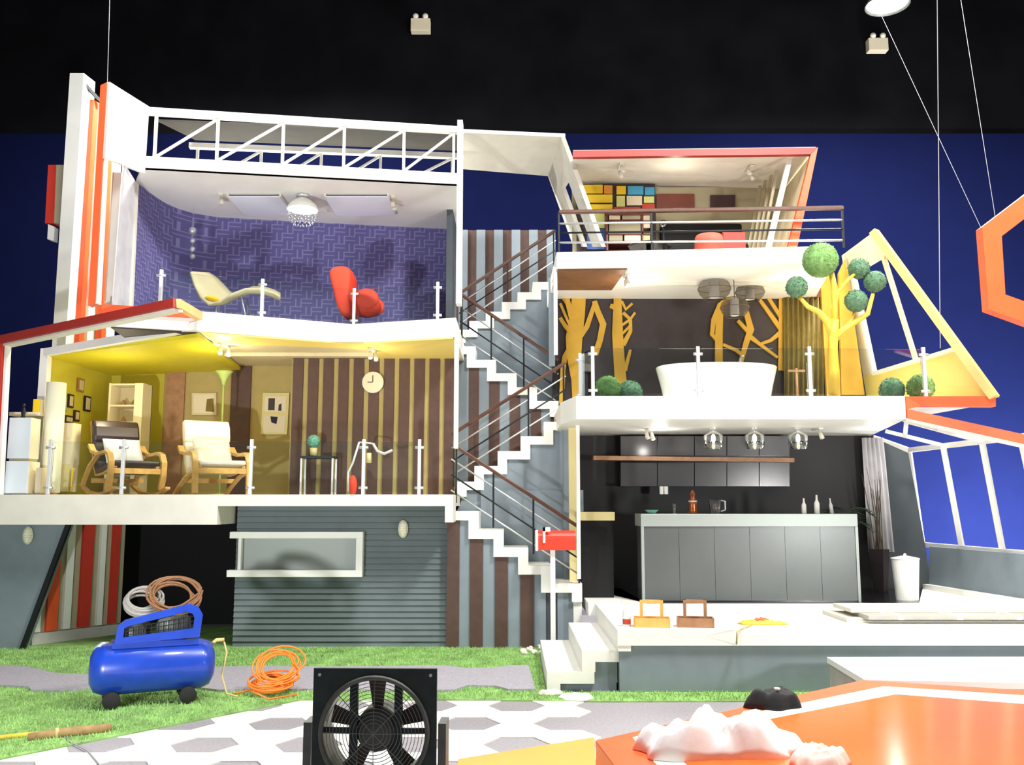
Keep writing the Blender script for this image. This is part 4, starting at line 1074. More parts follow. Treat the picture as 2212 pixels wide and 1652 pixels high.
for px0, px1, lb in ((492, 612, 'beside the purple curved corner'), (702, 842, 'beside the white corner post')):
    e = empty('ceiling_light_panel', (P((px0 + px1) / 2, 440, 12.4).x, 12.4, ZC), 0, 'frosted glass ceiling light panel ' + lb, 'ceiling light')
    ga, gb_ = G(px0, 418, ZC), G(px1, 458, ZC)
    MB().box(ga.x, P(px1, 440, 12.5).x, ga.y, gb_.y, ZC - .05, ZC - .035).build('diffuser', 'panelglow', e)
    MB().beam((ga.x, ga.y, ZC - .02), (ga.x, gb_.y, ZC - .02), .03, .04).build('bracket', 'offwhite', e); x_ = P(px1, 440, 12.5).x
    MB().beam((x_, ga.y, ZC - .02), (x_, gb_.y, ZC - .02), .03, .04).build('bracket', 'offwhite', e)
track_spots(483, 432, 12.45, ZC, 'white ceiling spot over the shell chaise', ((0, -.08),)); track_spots(851, 440, 12.55, ZC, 'white ceiling spot over the red swivel chair', ((0, -.08), (0, .08)))
Yh = 12.9; e = empty('ball_string', P(415, 560, Yh), 0, 'hanging string of four small glass balls by the purple wall', 'mobile')
MB().tube([P(417, 480, Yh), P(414, 560, Yh)], .004, 5).build('string', 'cable', e)
MB().tube([(P(417, 480, Yh).x, Yh, P(417, 480, Yh).z), (P(417, 480, Yh).x, Yh, ZC)], .003, 5).build('string', 'cable', e)
for py in (498, 520, 538, 554): MB().ball(P(416, py, Yh), .055 if py == 498 else .04).build('glass_ball', 'steel', e, smooth=True)

# ================================================================== BATHROOM
Yt = 12.4; cxt = (P(1417, 790, Yt).x + P(1676, 790, Yt).x) / 2; wt_ = (P(1676, 790, Yt).x - P(1417, 790, Yt).x) / 2; ht = P(1550, 784, Yt - .35).z - ZBt
e = empty('bathtub', (cxt, Yt, ZBt), 0, 'white oval freestanding bathtub behind the glass railing', 'bathtub')
mb = MB(); k = 36; rings = [(.8, .8, 0), (.86, .86, .1), (.93, .93, .6), (1, 1, 1), (.985, .985, 1.02), (.95, .93, 1.0), (.88, .85, .5), (.75, .72, .15), (.01, .01, .13)]
for sx, sy, z in rings:
    for j in range(k):
        t = 2 * math.pi * j / k; c_, s_ = math.cos(t), math.sin(t); rim = .05 * c_ * c_ * (1 if z > .5 else 0)
        mb.v.append((wt_ * sx * (abs(c_) ** .8) * (1 if c_ > 0 else -1), .38 * sy * (abs(s_) ** .8) * (1 if s_ > 0 else -1), ht * z - (rim * .3)))
for i in range(len(rings) - 1):
    for j in range(k): a = i * k + j; b = i * k + (j + 1) % k; mb.f.append((a, b, b + k, a + k))
mb.f.append(tuple(range(k - 1, -1, -1)))
mb.build('tub_shell', 'porcelain', e, local=True, smooth=True)
MB().tube([(wt_ * .55, .46, 0), (wt_ * .55, .46, ht + .18), (wt_ * .55, .4, ht + .22), (wt_ * .55, .3, ht + .2)], .014).build('faucet', 'steel', e, local=True, smooth=True)


def bush(px, py, Y, r, z, label, m='leaf'):
    c = P(px, py, Y)
    return tag(MB().ball((c.x, Y, z + r * .96), r, k=20, m=14).leaves((c.x, Y, z + r * .96), r, 900, .03).build('topiary_ball', m), label, 'plant', 'topiary balls on the bathroom floor')


bush(1313, 830, 11.45, .155, ZBt, 'round green topiary ball at the railing, beside the thick tree shape', 'leaf')
bush(1361, 834, 11.58, .15, ZBt - .03, 'round dark green topiary ball touching its lighter neighbour', 'leafdark')
bush(1926, 832, 11.45, .15, ZBt - .02, 'round green topiary ball by the cream gable wall', 'leafdark')
bush(1988, 830, 11.25, .16, ZBt - .02, 'round yellow-green topiary ball behind the end post of the railing', 'leaf')

# yellow tree with leafy balls
Ytr = 11.35; e = empty('yellow_tree', (P(1800, 850, Ytr).x, Ytr, ZBt), 0, 'yellow sculpted tree with five green leafy balls', 'tree')
s_ = (P(1500, 700, Ytr) - P(1400, 700, Ytr)).x / 100
T = lambda x, y, Y=Ytr: P(x, y, Y)
def limb(pts, rs, nm):
    pp = [T(*p) for p in pts]; MB().tube(pp, [r * s_ for r in rs], 10).build(nm, 'treeyellow', e, smooth=True)
base = T(1800, 850); base.z = ZBt
MB().tube([base, T(1801, 800), T(1799, 750), T(1800, 715), T(1803, 690)], [14 * s_, 12 * s_, 10 * s_, 11 * s_, 9 * s_], 12).build('trunk', 'treeyellow', e, smooth=True)
limb([(1797, 725), (1785, 692), (1768, 673), (1745, 662), (1727, 642)], (8, 8, 6.5, 5, 4), 'branch')
limb([(1801, 735), (1822, 712), (1850, 694), (1874, 678), (1886, 634)], (8, 7, 6, 5.5, 4), 'branch')
limb([(1803, 700), (1803, 660), (1802, 620), (1796, 590)], (8, 6.5, 7, 6), 'branch')
limb([(1803, 668), (1810, 630), (1832, 604), (1848, 590)], (5, 4.5, 4, 3), 'branch')
limb([(1822, 712), (1840, 690), (1848, 665)], (4, 3.5, 3), 'branch')
for px, py, r, m, dy in ((1772, 562, 38, 'leaf', -.05), (1721, 620, 23, 'leafdark', 0), (1855, 580, 22.5, 'leafdark', .05), (1890, 608, 23, 'leafdark', 0), (1849, 650, 24, 'leafdark', -.05)):
    c = T(px, py, Ytr + dy); MB().ball(c, r * s_, k=20, m=14).leaves(c, r * s_, int(24 * r), .026).build('leaf_ball', m, e)

# smoky drum pendants
for px, py, rx, rz, Y, lb in ((1543, 624, 36, 22, 12.5, 'largest smoky drum pendant over the bathtub'), (1620, 631, 32, 18, 12.7, 'flattened smoky drum pendant over the faucet end of the bathtub'), (1587, 664, 31, 20, 12.4, 'lowest smoky drum pendant over the bathtub')):
    c = P(px, py, Y); s2 = (P(1500, 700, Y) - P(1400, 700, Y)).x / 100
    e = empty('pendant_lamp', c, 0, lb, 'pendant lamp')
    a1, b1 = rx * s2, rz * s2
    MB().lathe([(a1 * .62, -b1), (a1 * .9, -b1 * .5), (a1, 0), (a1 * .9, b1 * .5), (a1 * .62, b1)], k=28, cap=False).build('outer_shade', 'smokeglass', e, local=True, smooth=True)
    MB().lathe([(a1 * .31, -b1 * .9), (a1 * .31, b1 * .9), (a1 * .29, b1 * .9), (a1 * .29, -b1 * .9)], k=20, cap=False).build('inner_shade', 'porcelain', e, local=True, smooth=True)
    g = MB()
    for zz, q in ((-b1, .62), (0, 1), (b1, .62)): g.tube([(a1 * q * math.cos(R(15 * j)), a1 * q * math.sin(R(15 * j)), zz) for j in range(24)], .005, 5, closed=True)
    g.build('hoop', 'smoke', e, local=True, smooth=True)
    MB().tube([(0, 0, b1 * .9), (0, 0, Z4b - c.z)], .005, 5).build('cord', 'darkmetal', e, local=True)
track_spots(1352, 590, 12.2, Z4b, 'white ceiling spot beside the wood ceiling panel', ((0, -.1), (0, .05)))
point('bathroom_spot', (1.6, 12.3, 4.6), 7, (1, .9, .7)); point('bathroom_spot', (4.2, 12.4, 4.5), 16, (1, .82, .5))
e = empty('bath_stool', (P(1722, 850, 12.9).x, 12.9, ZBt), 0, 'slim wooden towel stand at the end of the bathroom', 'stand')
MB().tube([(-0, 0, 0), (0, 0, .62)], .02).build('pole', 'oak', e, local=True, smooth=True); MB().box(-.15, .15, -.1, .1, .12, .15).build('shelf', 'oak', e, local=True); MB().beam((-.12, 0, .58), (.12, 0, .58), .03, .03).build('arm', 'oak', e, local=True)

# ================================================================== STUDY
e = empty('wall_shelf', P(1350, 530, 13.4), 0, 'dark red shelving unit with pale bins below the colour-block screen', 'shelf')
YQ = 12.98
for y in (462, 478, 504, 524, 543):
    a, b = P(1310, y, YQ), P(1408, y, YQ); MB().box(a.x, b.x, YQ, YQ + .2, a.z - .015, a.z + .015).build('shelf_board', 'artred', e)
for x in (1311, 1387, 1407):
    a = P(x, 462, YQ); MB().box(a.x - .012, a.x + .012, YQ, YQ + .2, Z4, a.z).build('upright', 'artred', e)
for x0, y0, x1, y1, m in ((1316, 464, 1340, 474, 'panecream'), (1344, 464, 1384, 474, 'taupe'), (1316, 481, 1384, 500, 'taupe'), (1316, 507, 1345, 520, 'taupe'), (1349, 507, 1384, 520, 'panecream'), (1390, 465, 1404, 492, 'panecream'), (1390, 507, 1404, 522, 'panegreen')):
    MB().prism([P(x0, y0, YQ + .02), P(x1, y0, YQ + .02), P(x1, y1, YQ + .02), P(x0, y1, YQ + .02)], (0, .15, 0)).build('bin', m, e)
for x0, y0, x1, y1, m, lb in ((1418, 419, 1500, 451, 'artred', 'wide dark red wall panel in the study'), (1535, 421, 1588, 448, 'artdark', 'small dark maroon wall panel in the study')):
    tag(quad([(x0, y0), (x1, y0), (x1, y1), (x0, y1)], YR - .04, .035, 'wall_panel', m), lb, 'panel')
q = P(1540, 535, 13.3)
e = empty('sofa', (q.x, 13.2, Z4), 0, 'low black sofa in the study', 'sofa')
xs0, xs1 = P(1425, 500, 13.2).x, P(1600, 500, 13.2).x
MB().box(xs0, xs1, 13.1, 13.24, Z4 + .1, P(1500, 482, 13.1).z).build('backrest', 'black', e, bev=.03); MB().box(xs0, xs1, 12.75, 13.1, Z4 + .08, Z4 + .4).build('seat', 'black', e, bev=.03)
for x in (xs0 + .08, xs1 - .08): MB().box(x - .03, x + .03, 12.8, 12.86, Z4, Z4 + .08).build('leg', 'darkmetal', e)
Yk = 12.3; c = P(1532, 540, Yk); e = empty('tub_chair', (c.x, Yk, Z4), 0, 'orange-red rounded tub chair behind the balcony rail', 'chair')
zt4 = P(1532, 509, Yk).z - Z4
MB().lathe([(.001, .06), (.16, .06), (.2, zt4 * .5), (.19, zt4 * .92), (.17, zt4), (.13, zt4 * .97), (.12, zt4 * .6), (.001, zt4 * .55)], k=24).build('shell', 'coral', e, local=True, smooth=True)
MB().lathe([(.1, 0), (.1, .06)], k=16).build('base', 'darkmetal', e, local=True)
e = empty('side_cabinet', P(1585, 540, 12.55), 0, 'square bright red cabinet behind the balcony rail', 'cabinet')
a, b = P(1562, 540, 12.55), P(1610, 501, 12.55)
MB().box(a.x, b.x, 12.55, 12.72, Z4, b.z).build('body', 'red', e, bev=.006); MB().box(a.x + .01, b.x - .01, 12.535, 12.55, Z4 + .03, b.z - .02).build('door', 'red', e)
e = empty('globe_lamp', P(1433, 535, 12.7), 0, 'glass globe lamp on a thin stem in the study', 'lamp')
c = P(1433, 484, 12.7); MB().ball(c, .06).build('globe', 'clearglass', e, smooth=True); MB().tube([(c.x, 12.7, c.z - .06), (c.x, 12.7, Z4 + .02)], .012).build('stem', 'darkmetal', e, smooth=True); MB().lathe([(.09, 0), (.09, .02)], (c.x, 12.7, Z4), 16).build('base', 'darkmetal', e)
e = empty('coffee_table', P(1400, 540, 12.2), 0, 'dark round-edged low table behind the balcony rail', 'table')
c = P(1405, 540, 12.2); zt5 = P(1405, 528, 12.2).z
MB().lathe([(.28, zt5 - Z4 - .03), (.3, zt5 - Z4 - .015), (.28, zt5 - Z4)], (c.x, 12.25, Z4), 24).build('tabletop', 'blackgloss', e, smooth=False); MB().tube([(c.x, 12.25, Z4), (c.x, 12.25, zt5 - .03)], .05).build('pedestal', 'darkmetal', e, smooth=True)
track_spots(1341, 362, 12.4, r0.z + .37 * (P(1238, 398, 13.4).z - r0.z) - .002, 'white ceiling spot above the colour-block screen', ((0, -.12), (0, .1)))
track_spots(1620, 380, 12.5, r0.z + .37 * (P(1238, 398, 13.4).z - r0.z) - .002, 'white ceiling spots near the slanted study wall', ((-.05, -.12), (.05, .1)))
point('study_spot', (2.3, 12.4, 6.1), 6, (1, .9, .72))

# ================================================================== BAR ROOM FITTINGS
Yb = 11.75; a, b = P(1388, 1300, Yb), P(1852, 1110, Yb); zt6 = P(1600, 1110, Yb).z; zm = P(1600, 1137, Yb).z; zfl = ZD + .006
e = empty('bar_counter', ((a.x + b.x) / 2, Yb, zfl), 0, 'steel-fronted bar counter with a pale grey top', 'bar counter')
MB().box(a.x, b.x, Yb, Yb + .6, zm, zt6).build('worktop', 'bartop', e, bev=.005)
MB().box(a.x + .02, b.x - .02, Yb + .04, Yb + .55, zfl, zm).build('body', 'cabinet', e)
npan = 6
for i in range(npan):
    x0 = a.x + .03 + (b.x - a.x - .06) * i / npan; x1 = a.x + .03 + (b.x - a.x - .06) * (i + 1) / npan
    MB().box(x0 + .002, x1 - .002, Yb + .02, Yb + .04, zfl + .01, zm - .003).build('front_panel', 'barfront', e)
for x in (a.x, b.x - .035): MB().box(x, x + .035, Yb + .005, Yb + .06, zfl, zm).build('corner_post', 'bartop', e)
Yu = 13.3
e = empty('wall_cabinet', P(1520, 1050, Yu), 0, 'glossy dark wall cabinets crossed by a wooden strip', 'cabinet')
xe = [1340, 1420, 1500, 1570, 1640, 1706]
for i in range(5):
    for ya, yb3 in ((941, 984), (998, 1050)):
        MB().prism([P(xe[i] + 1, ya + 1, Yu), P(xe[i + 1] - 1, ya + 1, Yu), P(xe[i + 1] - 1, yb3, Yu), P(xe[i] + 1, yb3, Yu)], (0, .02, 0)).build('door', 'cabinet', e)
MB().prism([P(1340, 941, Yu + .02), P(1706, 941, Yu + .02), P(1706, 1050, Yu + .02), P(1340, 1050, Yu + .02)], (0, .3, 0)).build('body', 'blackgloss', e)
MB().prism([P(1282, 984, Yu - .15), P(1716, 989, Yu - .15), P(1716, 998, Yu - .15), P(1282, 993, Yu - .15)], (0, .28, 0)).build('wood_strip', 'oak', e)
e = empty('side_counter', P(1290, 1120, 12.3), 0, 'short pale wooden counter at the bar room corner', 'counter')
MB().prism([P(1254, 1106, 12.2), P(1328, 1106, 12.2), P(1328, 1124, 12.2), P(1254, 1124, 12.2)], (0, .5, 0)).build('worktop', 'sand', e); MB().box(P(1256, 1200, 12.3).x, P(1325, 1200, 12.3).x, 12.3, 12.7, ZD, P(1290, 1124, 12.2).z).build('body', 'black', e)
for px, lb in ((1541, 'beside the narrow end of the wooden strip'), (1630, 'above the copper pepper mill side of the bar'), (1724, 'above the white bottles')):
    Yp = 12.2; c = P(px, 950, Yp); s3 = (P(1500, 700, Yp) - P(1400, 700, Yp)).x / 100
    e = empty('jar_pendant', (c.x, Yp, ZBb), 0, 'clear glass jar pendant lamp ' + lb if px != 1541 else 'clear glass jar pendant lamp above the glassware on the bar', 'pendant lamp')
    zz = c.z - ZBb
    MB().lathe([(.045, 0), (.045, -.03)], k=16).build('canopy', 'steel', e, local=True); MB().tube([(0, 0, -.03), (0, 0, zz + .1)], .006, 6).build('rod', 'steel', e, local=True)
    MB().lathe([(.04, zz + .12), (.06, zz + .1), (.125, zz + .06), (.125, zz - .08), (.1, zz - .12)], k=20, cap=False).build('glass_jar', 'clearglass', e, local=True, smooth=True)
    MB().ball((0, 0, zz + .02), .028, .028, .06).build('bulb', 'bulbglow', e, local=True, smooth=True)
track_spots(1402, 930, 12.4, ZBb, 'white double ceiling spot over the bar end', ((-.05, -.1), (.05, .1))); track_spots(1766, 935, 12.4, ZBb, 'white single ceiling spot by the potted palm', ((0, -.1),))
point('bar_spot', (2.0, 12.5, 2.6), 5, (1, .96, .9)); point('bar_spot', (4.9, 12.3, 2.5), 6, (1, .96, .9))

zb4 = zt6


def bottle(px, h, r, m, label, Y=11.95, tilt=0, name='bottle'):
    c = P(px, 1105, Y)
    o = MB().lathe([(.001, 0), (r, 0), (r, h * .55), (r * .4, h * .75), (r * .35, h), (.001, h)], (0, 0, 0), 14).build(name, m, smooth=True); o.location = (c.x, Y, zb4); o.rotation_euler = (0, tilt, 0)
    return tag(o, label, name)


bottle(1737, .2, .03, 'porcelain', 'shorter white bottle standing on the bar'); bottle(1765, .24, .034, 'porcelain', 'taller white bottle standing on the bar')
bottle(1797, .2, .024, 'steelmatte', 'slim grey bottle on the bar, next to the palm', tilt=-.1)
q = P(1497, 1105, 11.95); e = empty('pepper_mill', (q.x, 11.95, zb4), 0, 'copper pepper mill with a bright band on the bar', 'pepper mill')
MB().lathe([(.001, 0), (.06, 0), (.055, .05), (.05, .12), (.055, .15)], k=16).build('base', 'copper', e, local=True, smooth=True); MB().lathe([(.058, .15), (.058, .17)], k=16).build('band', 'steel', e, local=True, smooth=True); MB().lathe([(.05, .17), (.03, .22), (.035, .25), (.015, .29), (.001, .3)], k=16).build('head', 'copper', e, local=True, smooth=True)
e = empty('glass_pitcher', (P(1545, 1105, 12).x, 12.0, zb4), 0, 'clear glass pitcher with handle on the bar', 'pitcher')
MB().lathe([(.06, 0), (.075, .09), (.08, .18)], k=18, cap=False).build('body', 'clearglass', e, local=True, smooth=True); MB().tube([(.08, 0, .17), (.13, 0, .16), (.13, 0, .05), (.075, 0, .03)], .01).build('handle', 'steel', e, local=True, smooth=True)
e = empty('drinking_glass', (P(1457, 1105, 12).x, 12.0, zb4), 0, 'tall drinking glass on the bar beside the pepper mill', 'glass'); MB().lathe([(.001, 0), (.025, 0), (.03, .13)], k=14, cap=False).build('body', 'clearglass', e, local=True, smooth=True); MB().lathe([(.026, 0), (.026, .008)], k=14).build('base', 'steel', e, local=True)
e = empty('fruit_bowl', (P(1408, 1105, 12).x, 12.0, zb4), 0, 'small green-grey bowl at the end of the bar', 'bowl'); MB().lathe([(.001, 0), (.04, 0), (.09, .05), (.085, .05), (.035, .01), (.001, .01)], k=18).build('bowl', 'leafteal', e, local=True, smooth=True); MB().lathe([(.045, 0), (.03, .004)], k=14).build('foot', 'bartop', e, local=True)
for px in (1429, 1439):
    c = P(px, 1058, 13.2); o = tag(MB().lathe([(.028, -.06), (.03, .05)], c, 14).build('wall_cup', 'porcelain', smooth=False), 'small white cup hanging below the wall cabinets', 'cup', 'white cups below the cabinets')

# white sheer panel, tall planter with twigs, palm, white bin
tag(pleats((P(1862, 945, 13.4), P(1908, 945, 13.4)), (P(1876, 1192, 13.4), P(1932, 1192, 13.4)), .03, 5).build('sheer_curtain', 'sheer', smooth=True), 'narrow grey-white sheer curtain behind the twigs', 'curtain')
c = G(1898, 1268, ZD); e = empty('twig_planter', (P(1901, 1240, 13.15).x, 13.15, zfl), 0, 'tall dark brown planter with bare twigs', 'planter')
hp = P(1898, 1186, 13.15).z - zfl
MB().lathe([(.001, 0), (.1, 0), (.15, hp), (.13, hp), (.001, hp - .05)], k=4).build('pot', 'darkbrown', e, local=True)
tw_ = MB()
for i in range(12):
    x, y = random.uniform(-.05, .05), random.uniform(-.05, .05); sx = random.uniform(-.16, .12); h_ = random.uniform(.8, 1.15)
    tw_.tube([(x, y, hp - .04), (x + sx * .3, y, hp + h_ * .4), (x + sx * .8, y + sx * .2, hp + h_ * .8), (x + sx, y, hp + h_)], [.009, .007, .005, .003], 5)
tw_.build('twigs', 'smoke', e, local=True)
e = empty('waste_bin', (G(1960, 1296, ZD).x, G(1960, 1296, ZD).y, ZD + .006), 0, 'tall white waste bin with a knobbed lid', 'bin')
Ybn = G(1960, 1296, ZD).y; hb = P(1960, 1203, Ybn).z - ZD
MB().lathe([(.001, 0), (.135, 0), (.17, hb * .96), (.001, hb * .96)], k=28).build('body', 'porcelain', e, local=True, smooth=False); MB().lathe([(.175, hb * .94), (.175, hb * .97), (.05, hb * 1.02), (.001, hb * 1.03)], k=28).build('lid', 'porcelain', e, local=True, smooth=True); MB().ball((0, 0, hb * 1.04), .02).build('knob', 'porcelain', e, local=True, smooth=True)
e = empty('potted_palm', (P(1835, 1270, 12.95).x, 12.95, zfl), 0, 'dark green palm in the dim corner of the bar room', 'plant')
MB().lathe([(.001, 0), (.12, 0), (.16, .3), (.14, .3), (.001, .26)], k=18).build('pot', 'darkmetal', e, local=True, smooth=True)
for i in range(9):
    t = 2 * math.pi * i / 9; fr_ = MB(); L2 = random.uniform(.3, .42); zz0 = .9 + random.uniform(0, .2)
    spine = [(0, 0, .28), (.03 * math.cos(t), .03 * math.sin(t), zz0)] + [(L2 * u * math.cos(t), L2 * u * math.sin(t), zz0 + .35 * u - .4 * u * u) for u in (.3, .6, 1)]
    fr_.tube(spine, .006, 5)
    for u in [k / 10 for k in range(2, 11)]:
        p = Vector((L2 * u * math.cos(t), L2 * u * math.sin(t), zz0 + .35 * u - .4 * u * u)); sd = Vector((-math.sin(t), math.cos(t), 0)); fw = Vector((math.cos(t), math.sin(t), 0))
        for s in (-1, 1): fr_.add([p, p + fw * .03, p + sd * (.14 * s) + fw * .1 + Vector((0, 0, -.05))], [(0, 1, 2)])
    fr_.build('frond', 'palm', e, local=True)
e = empty('floor_vase', G(1274, 1262, .62), 0, 'white double-gourd vase on the floor at the bar room corner', 'vase')
c = G(1274, 1262, .62); MB().lathe([(.001, 0), (.05, 0), (.075, .1), (.03, .2), (.05, .27), (.02, .33), (.001, .33)], (0, 0, 0), 18).build('body', 'porcelain', e, local=True, smooth=True); MB().lathe([(.025, .33), (.03, .345)], k=14).build('lip', 'porcelain', e, local=True)
e = empty('floor_box', (P(1300, 1265, 12.5).x, 12.5, ZD), 0, 'dark red-brown box beside the white vase', 'box')
MB().box(-.14, .14, -.12, .12, 0, .22).build('body', 'artdark', e, local=True, bev=.005); MB().box(-.145, .145, -.125, .125, .22, .26).build('lid', 'artdark', e, local=True, bev=.005)

# ================================================================== THINGS ON THE DECK


def clampbox(px, py, label, m, h_=.26):
    c = G(px, py, ZD); e = empty('wooden_carrier', (c.x, c.y, ZD), R(-8), label, 'tool box')
    MB().box(-.17, .17, -.09, .09, 0, .02).box(-.17, .17, -.1, -.085, 0, .09).box(-.17, .17, .085, .1, 0, .09).box(-.18, -.165, -.1, .1, 0, .09).box(.165, .18, -.1, .1, 0, .09).build('tray', m, e, local=True)
    for s in (-1, 1): MB().box(s * .1 - .015, s * .1 + .015, -.02, .02, .02, h_).build('upright', m, e, local=True)
    MB().box(-.115, .115, -.022, .022, h_ - .03, h_).build('handle', m, e, local=True)


clampbox(1408, 1353, 'yellow wooden carrier with an upright handle on the deck', 'birch'); clampbox(1502, 1353, 'weathered brown wooden carrier with an upright handle on the deck', 'oak')
c = G(1354, 1352, ZD); e = empty('spray_bottle', (c.x, c.y, ZD), 0, 'white and pink spray bottle beside the yellow carrier', 'bottle')
MB().lathe([(.001, 0), (.04, 0), (.04, .14), (.015, .19), (.015, .22)], k=16).build('body', 'porcelain', e, local=True, smooth=True); MB().lathe([(.041, .02), (.041, .07)], k=16, cap=False).build('band', 'panered', e, local=True, smooth=True); MB().box(-.05, .03, -.012, .012, .22, .25).build('nozzle', 'pinkbag', e, local=True)
c = G(1645, 1348, ZD); e = empty('folded_cloth', (c.x, c.y, ZD), 0, 'crumpled yellow and orange rag on the deck', 'rag')


from mathutils import noise as mnoise


def crumple(sx, sy, h, seed, k=26, m=9, amp=1):
    """heaped cloth: irregular outline, rising middle, ridged folds"""
    rnd = random.Random(seed); off = Vector((rnd.uniform(0, 50), rnd.uniform(0, 50), rnd.uniform(0, 50))); mb = MB(); k = max(k, 48); m = 14
    for i in range(m + 1):
        u = i / m
        for j in range(k):
            t = 2 * math.pi * j / k; c_, s_ = math.cos(t), math.sin(t)
            out = 1 + .32 * mnoise.noise(Vector((c_ * 1.6, s_ * 1.6, 0)) + off) + .07 * mnoise.noise(Vector((c_ * 4, s_ * 4, 3)) + off)
            r = (1 - u) * out + .001; x, y = sx * r * c_, sy * r * s_; q = Vector((x / max(sx, sy) * 3.4, y / max(sx, sy) * 3.4, 0)) + off
            fold = .9 + amp * (.6 * mnoise.noise(q) + .35 * mnoise.noise(q * 2.1) + .3 * (.5 - abs(mnoise.noise(q * 1.5 + Vector((9, 0, 0))))))
            rise = math.sin(min(1, u * 2.4) * math.pi / 2) ** .8
            mb.v.append((x, y, max(.002, h * rise * (.25 + .6 * fold)) if i else 0))
    for i in range(m):
        for j in range(k): a = i * k + j; b = i * k + (j + 1) % k; mb.f.append((a, b, b + k, a + k))
    mb.f += [tuple(range(k - 1, -1, -1)), tuple(range(m * k, m * k + k))]
    return mb


crumple(.27, .08, .05, 3).build('rag', 'hoseyellow', e, local=True, smooth=True); crumple(.1, .05, .065, 5).build('fold', 'orange', e, local=True, smooth=True)
tag(MB().tube([G(1590, 1390, .47) + Vector((0, -.02, 0)), G(1592, 1366, ZD + .01), G(1600, 1358, ZD + .01), G(1625, 1350, ZD + .01)], .008, 6).build('cord', 'hosebeige', smooth=True), 'thin beige cord hanging over the deck edge', 'cord')
for i, (y0, y1, x0, dz, lb) in enumerate(((9.75, 10.5, 1832, 0, 'undermost pale wrapped board lying on the deck'), (9.6, 10.3, 1868, .043, 'pale grey wrapped board in the middle of the deck stack'), (9.85, 10.4, 1850, .086, 'topmost pale wrapped board of the deck stack'))):
    xx = G(x0, 1345, ZD).x; e = empty('wrapped_board', (xx, y0, ZD + dz), 0, lb, 'board')
    MB().box(xx, 6.0 + .1 * i, y0, y1, ZD + dz, ZD + dz + .042).build('board_core', ('offwhite', 'concrete', 'offwhite')[i], e, bev=.004)
    for k in range(3): MB().box(xx + .3 + .6 * k, xx + .36 + .6 * k, y0 - .002, y1 + .002, ZD + dz - .0005, ZD + dz + .0425).build('strap', 'sheer', e)

# ================================================================== FOREGROUND
# orange stage table
ZO = .45


def polyz(px, z): return [G(x, y, z) for x, y in px]


e = empty('stage_table', G(1800, 1600, ZO) - Vector((0, 0, ZO)), 0, 'large glossy orange hexagonal platform with a white inlaid band', 'platform')
MB().prism(polyz([(1286, 1598), (1862, 1468), (2560, 1512), (3000, 1800), (2600, 2200), (1560, 1960)], ZO), (0, 0, -ZO)).build('platform_body', 'orangetop', e, bev=.01)
MB().prism(polyz([(1366, 1592), (1908, 1482), (2500, 1520), (2850, 1780), (2500, 2080), (1640, 1900)], ZO + .003), (0, 0, -.004)).build('white_band', 'white', e)
MB().prism(polyz([(1432, 1598), (1935, 1499), (2480, 1540), (2780, 1780), (2460, 2020), (1690, 1860)], ZO + .006), (0, 0, -.004)).build('top_panel', 'orangegloss', e)
e = empty('low_platform', G(1120, 1640, 0), 0, 'low yellow-orange platform beside the orange one', 'platform')
MB().prism(polyz([(990, 1638), (1284, 1591), (1290, 1720), (965, 1730)], .12), (0, 0, -.12)).build('platform_body', 'yelloworange', e, bev=.008)
e = empty('white_platform', G(2000, 1440, .4) - Vector((0, 0, .4)), 0, 'white topped platform with a grey side behind the orange one', 'platform')
MB().prism(polyz([(1786, 1419), (2700, 1417), (2700, 1484), (1868, 1468)], .4), (0, 0, -.05)).build('top', 'white', e)
MB().prism([p + Vector((.02, 0, -.05)) for p in polyz([(1786, 1419), (2700, 1417), (2700, 1484), (1868, 1468)], .4)], (0, 0, -.35)).build('skirt', 'concrete', e)

# cloth heaps and black bag
c = G(1540, 1622, ZO); o = crumple(.46, .26, .17, 11, 72, 12, 1.5).build('cloth_heap', 'cloth', smooth=True); o.location = (c.x, c.y + .02, ZO + .006); tag(o, 'large crumpled white cloth heaped on the orange platform', 'cloth')
c = G(1770, 1655, ZO); o = crumple(.17, .14, .1, 21, 30, 9, .8).build('plastic_bag', 'pinkbag', smooth=True); o.location = (c.x, c.y, ZO + .006); tag(o, 'crumpled pale pink plastic bag on the orange platform', 'bag')
c = G(1675, 1527, ZO); e = empty('black_bag', (c.x, c.y, ZO + .004), 0, 'small crumpled black bag on the edge of the orange platform', 'bag')
crumple(.2, .13, .13, 31, 30, 9, .4).build('body', 'blackcloth', e, local=True, smooth=True); MB().lathe([(.001, .0), (.02, 0), (.02, .008), (.001, .01)], (.0, -.06, .125), 14).build('button', 'porcelain', e, local=True)

# ------------------------------------------------------------------ industrial fan
Yf = 5.3; cf = P(809, 1572, Yf); hw = (P(943, 1570, Yf).x - P(674, 1570, Yf).x) / 2; zc_ = P(809, 1443, Yf).z - hw
e = empty('industrial_fan', (cf.x, Yf, 0), R(-2), 'square dark green industrial floor fan with a wire guard', 'fan')
ring = hw * .86; fr_ = MB(); K = 48
for d0 in (-.012, .012):
    for k in range(K):
        t = 2 * math.pi * k / K; c_, s_ = math.cos(t), math.sin(t); m_ = max(abs(c_), abs(s_)); fr_.v.append((hw * c_ / m_, d0, zc_ + hw * s_ / m_)); fr_.v.append((ring * c_, d0, zc_ + ring * s_))
for k in range(K):
    a, b = 2 * k, 2 * ((k + 1) % K); o2 = 2 * K
    fr_.f += [(a, b, b + 1, a + 1), (o2 + a + 1, o2 + b + 1, o2 + b, o2 + a), (a, o2 + a, o2 + b, b), (a + 1, b + 1, o2 + b + 1, o2 + a + 1)]
pl = fr_.build('face_plate', 'fanframe', e, local=True)
sc_ = MB()
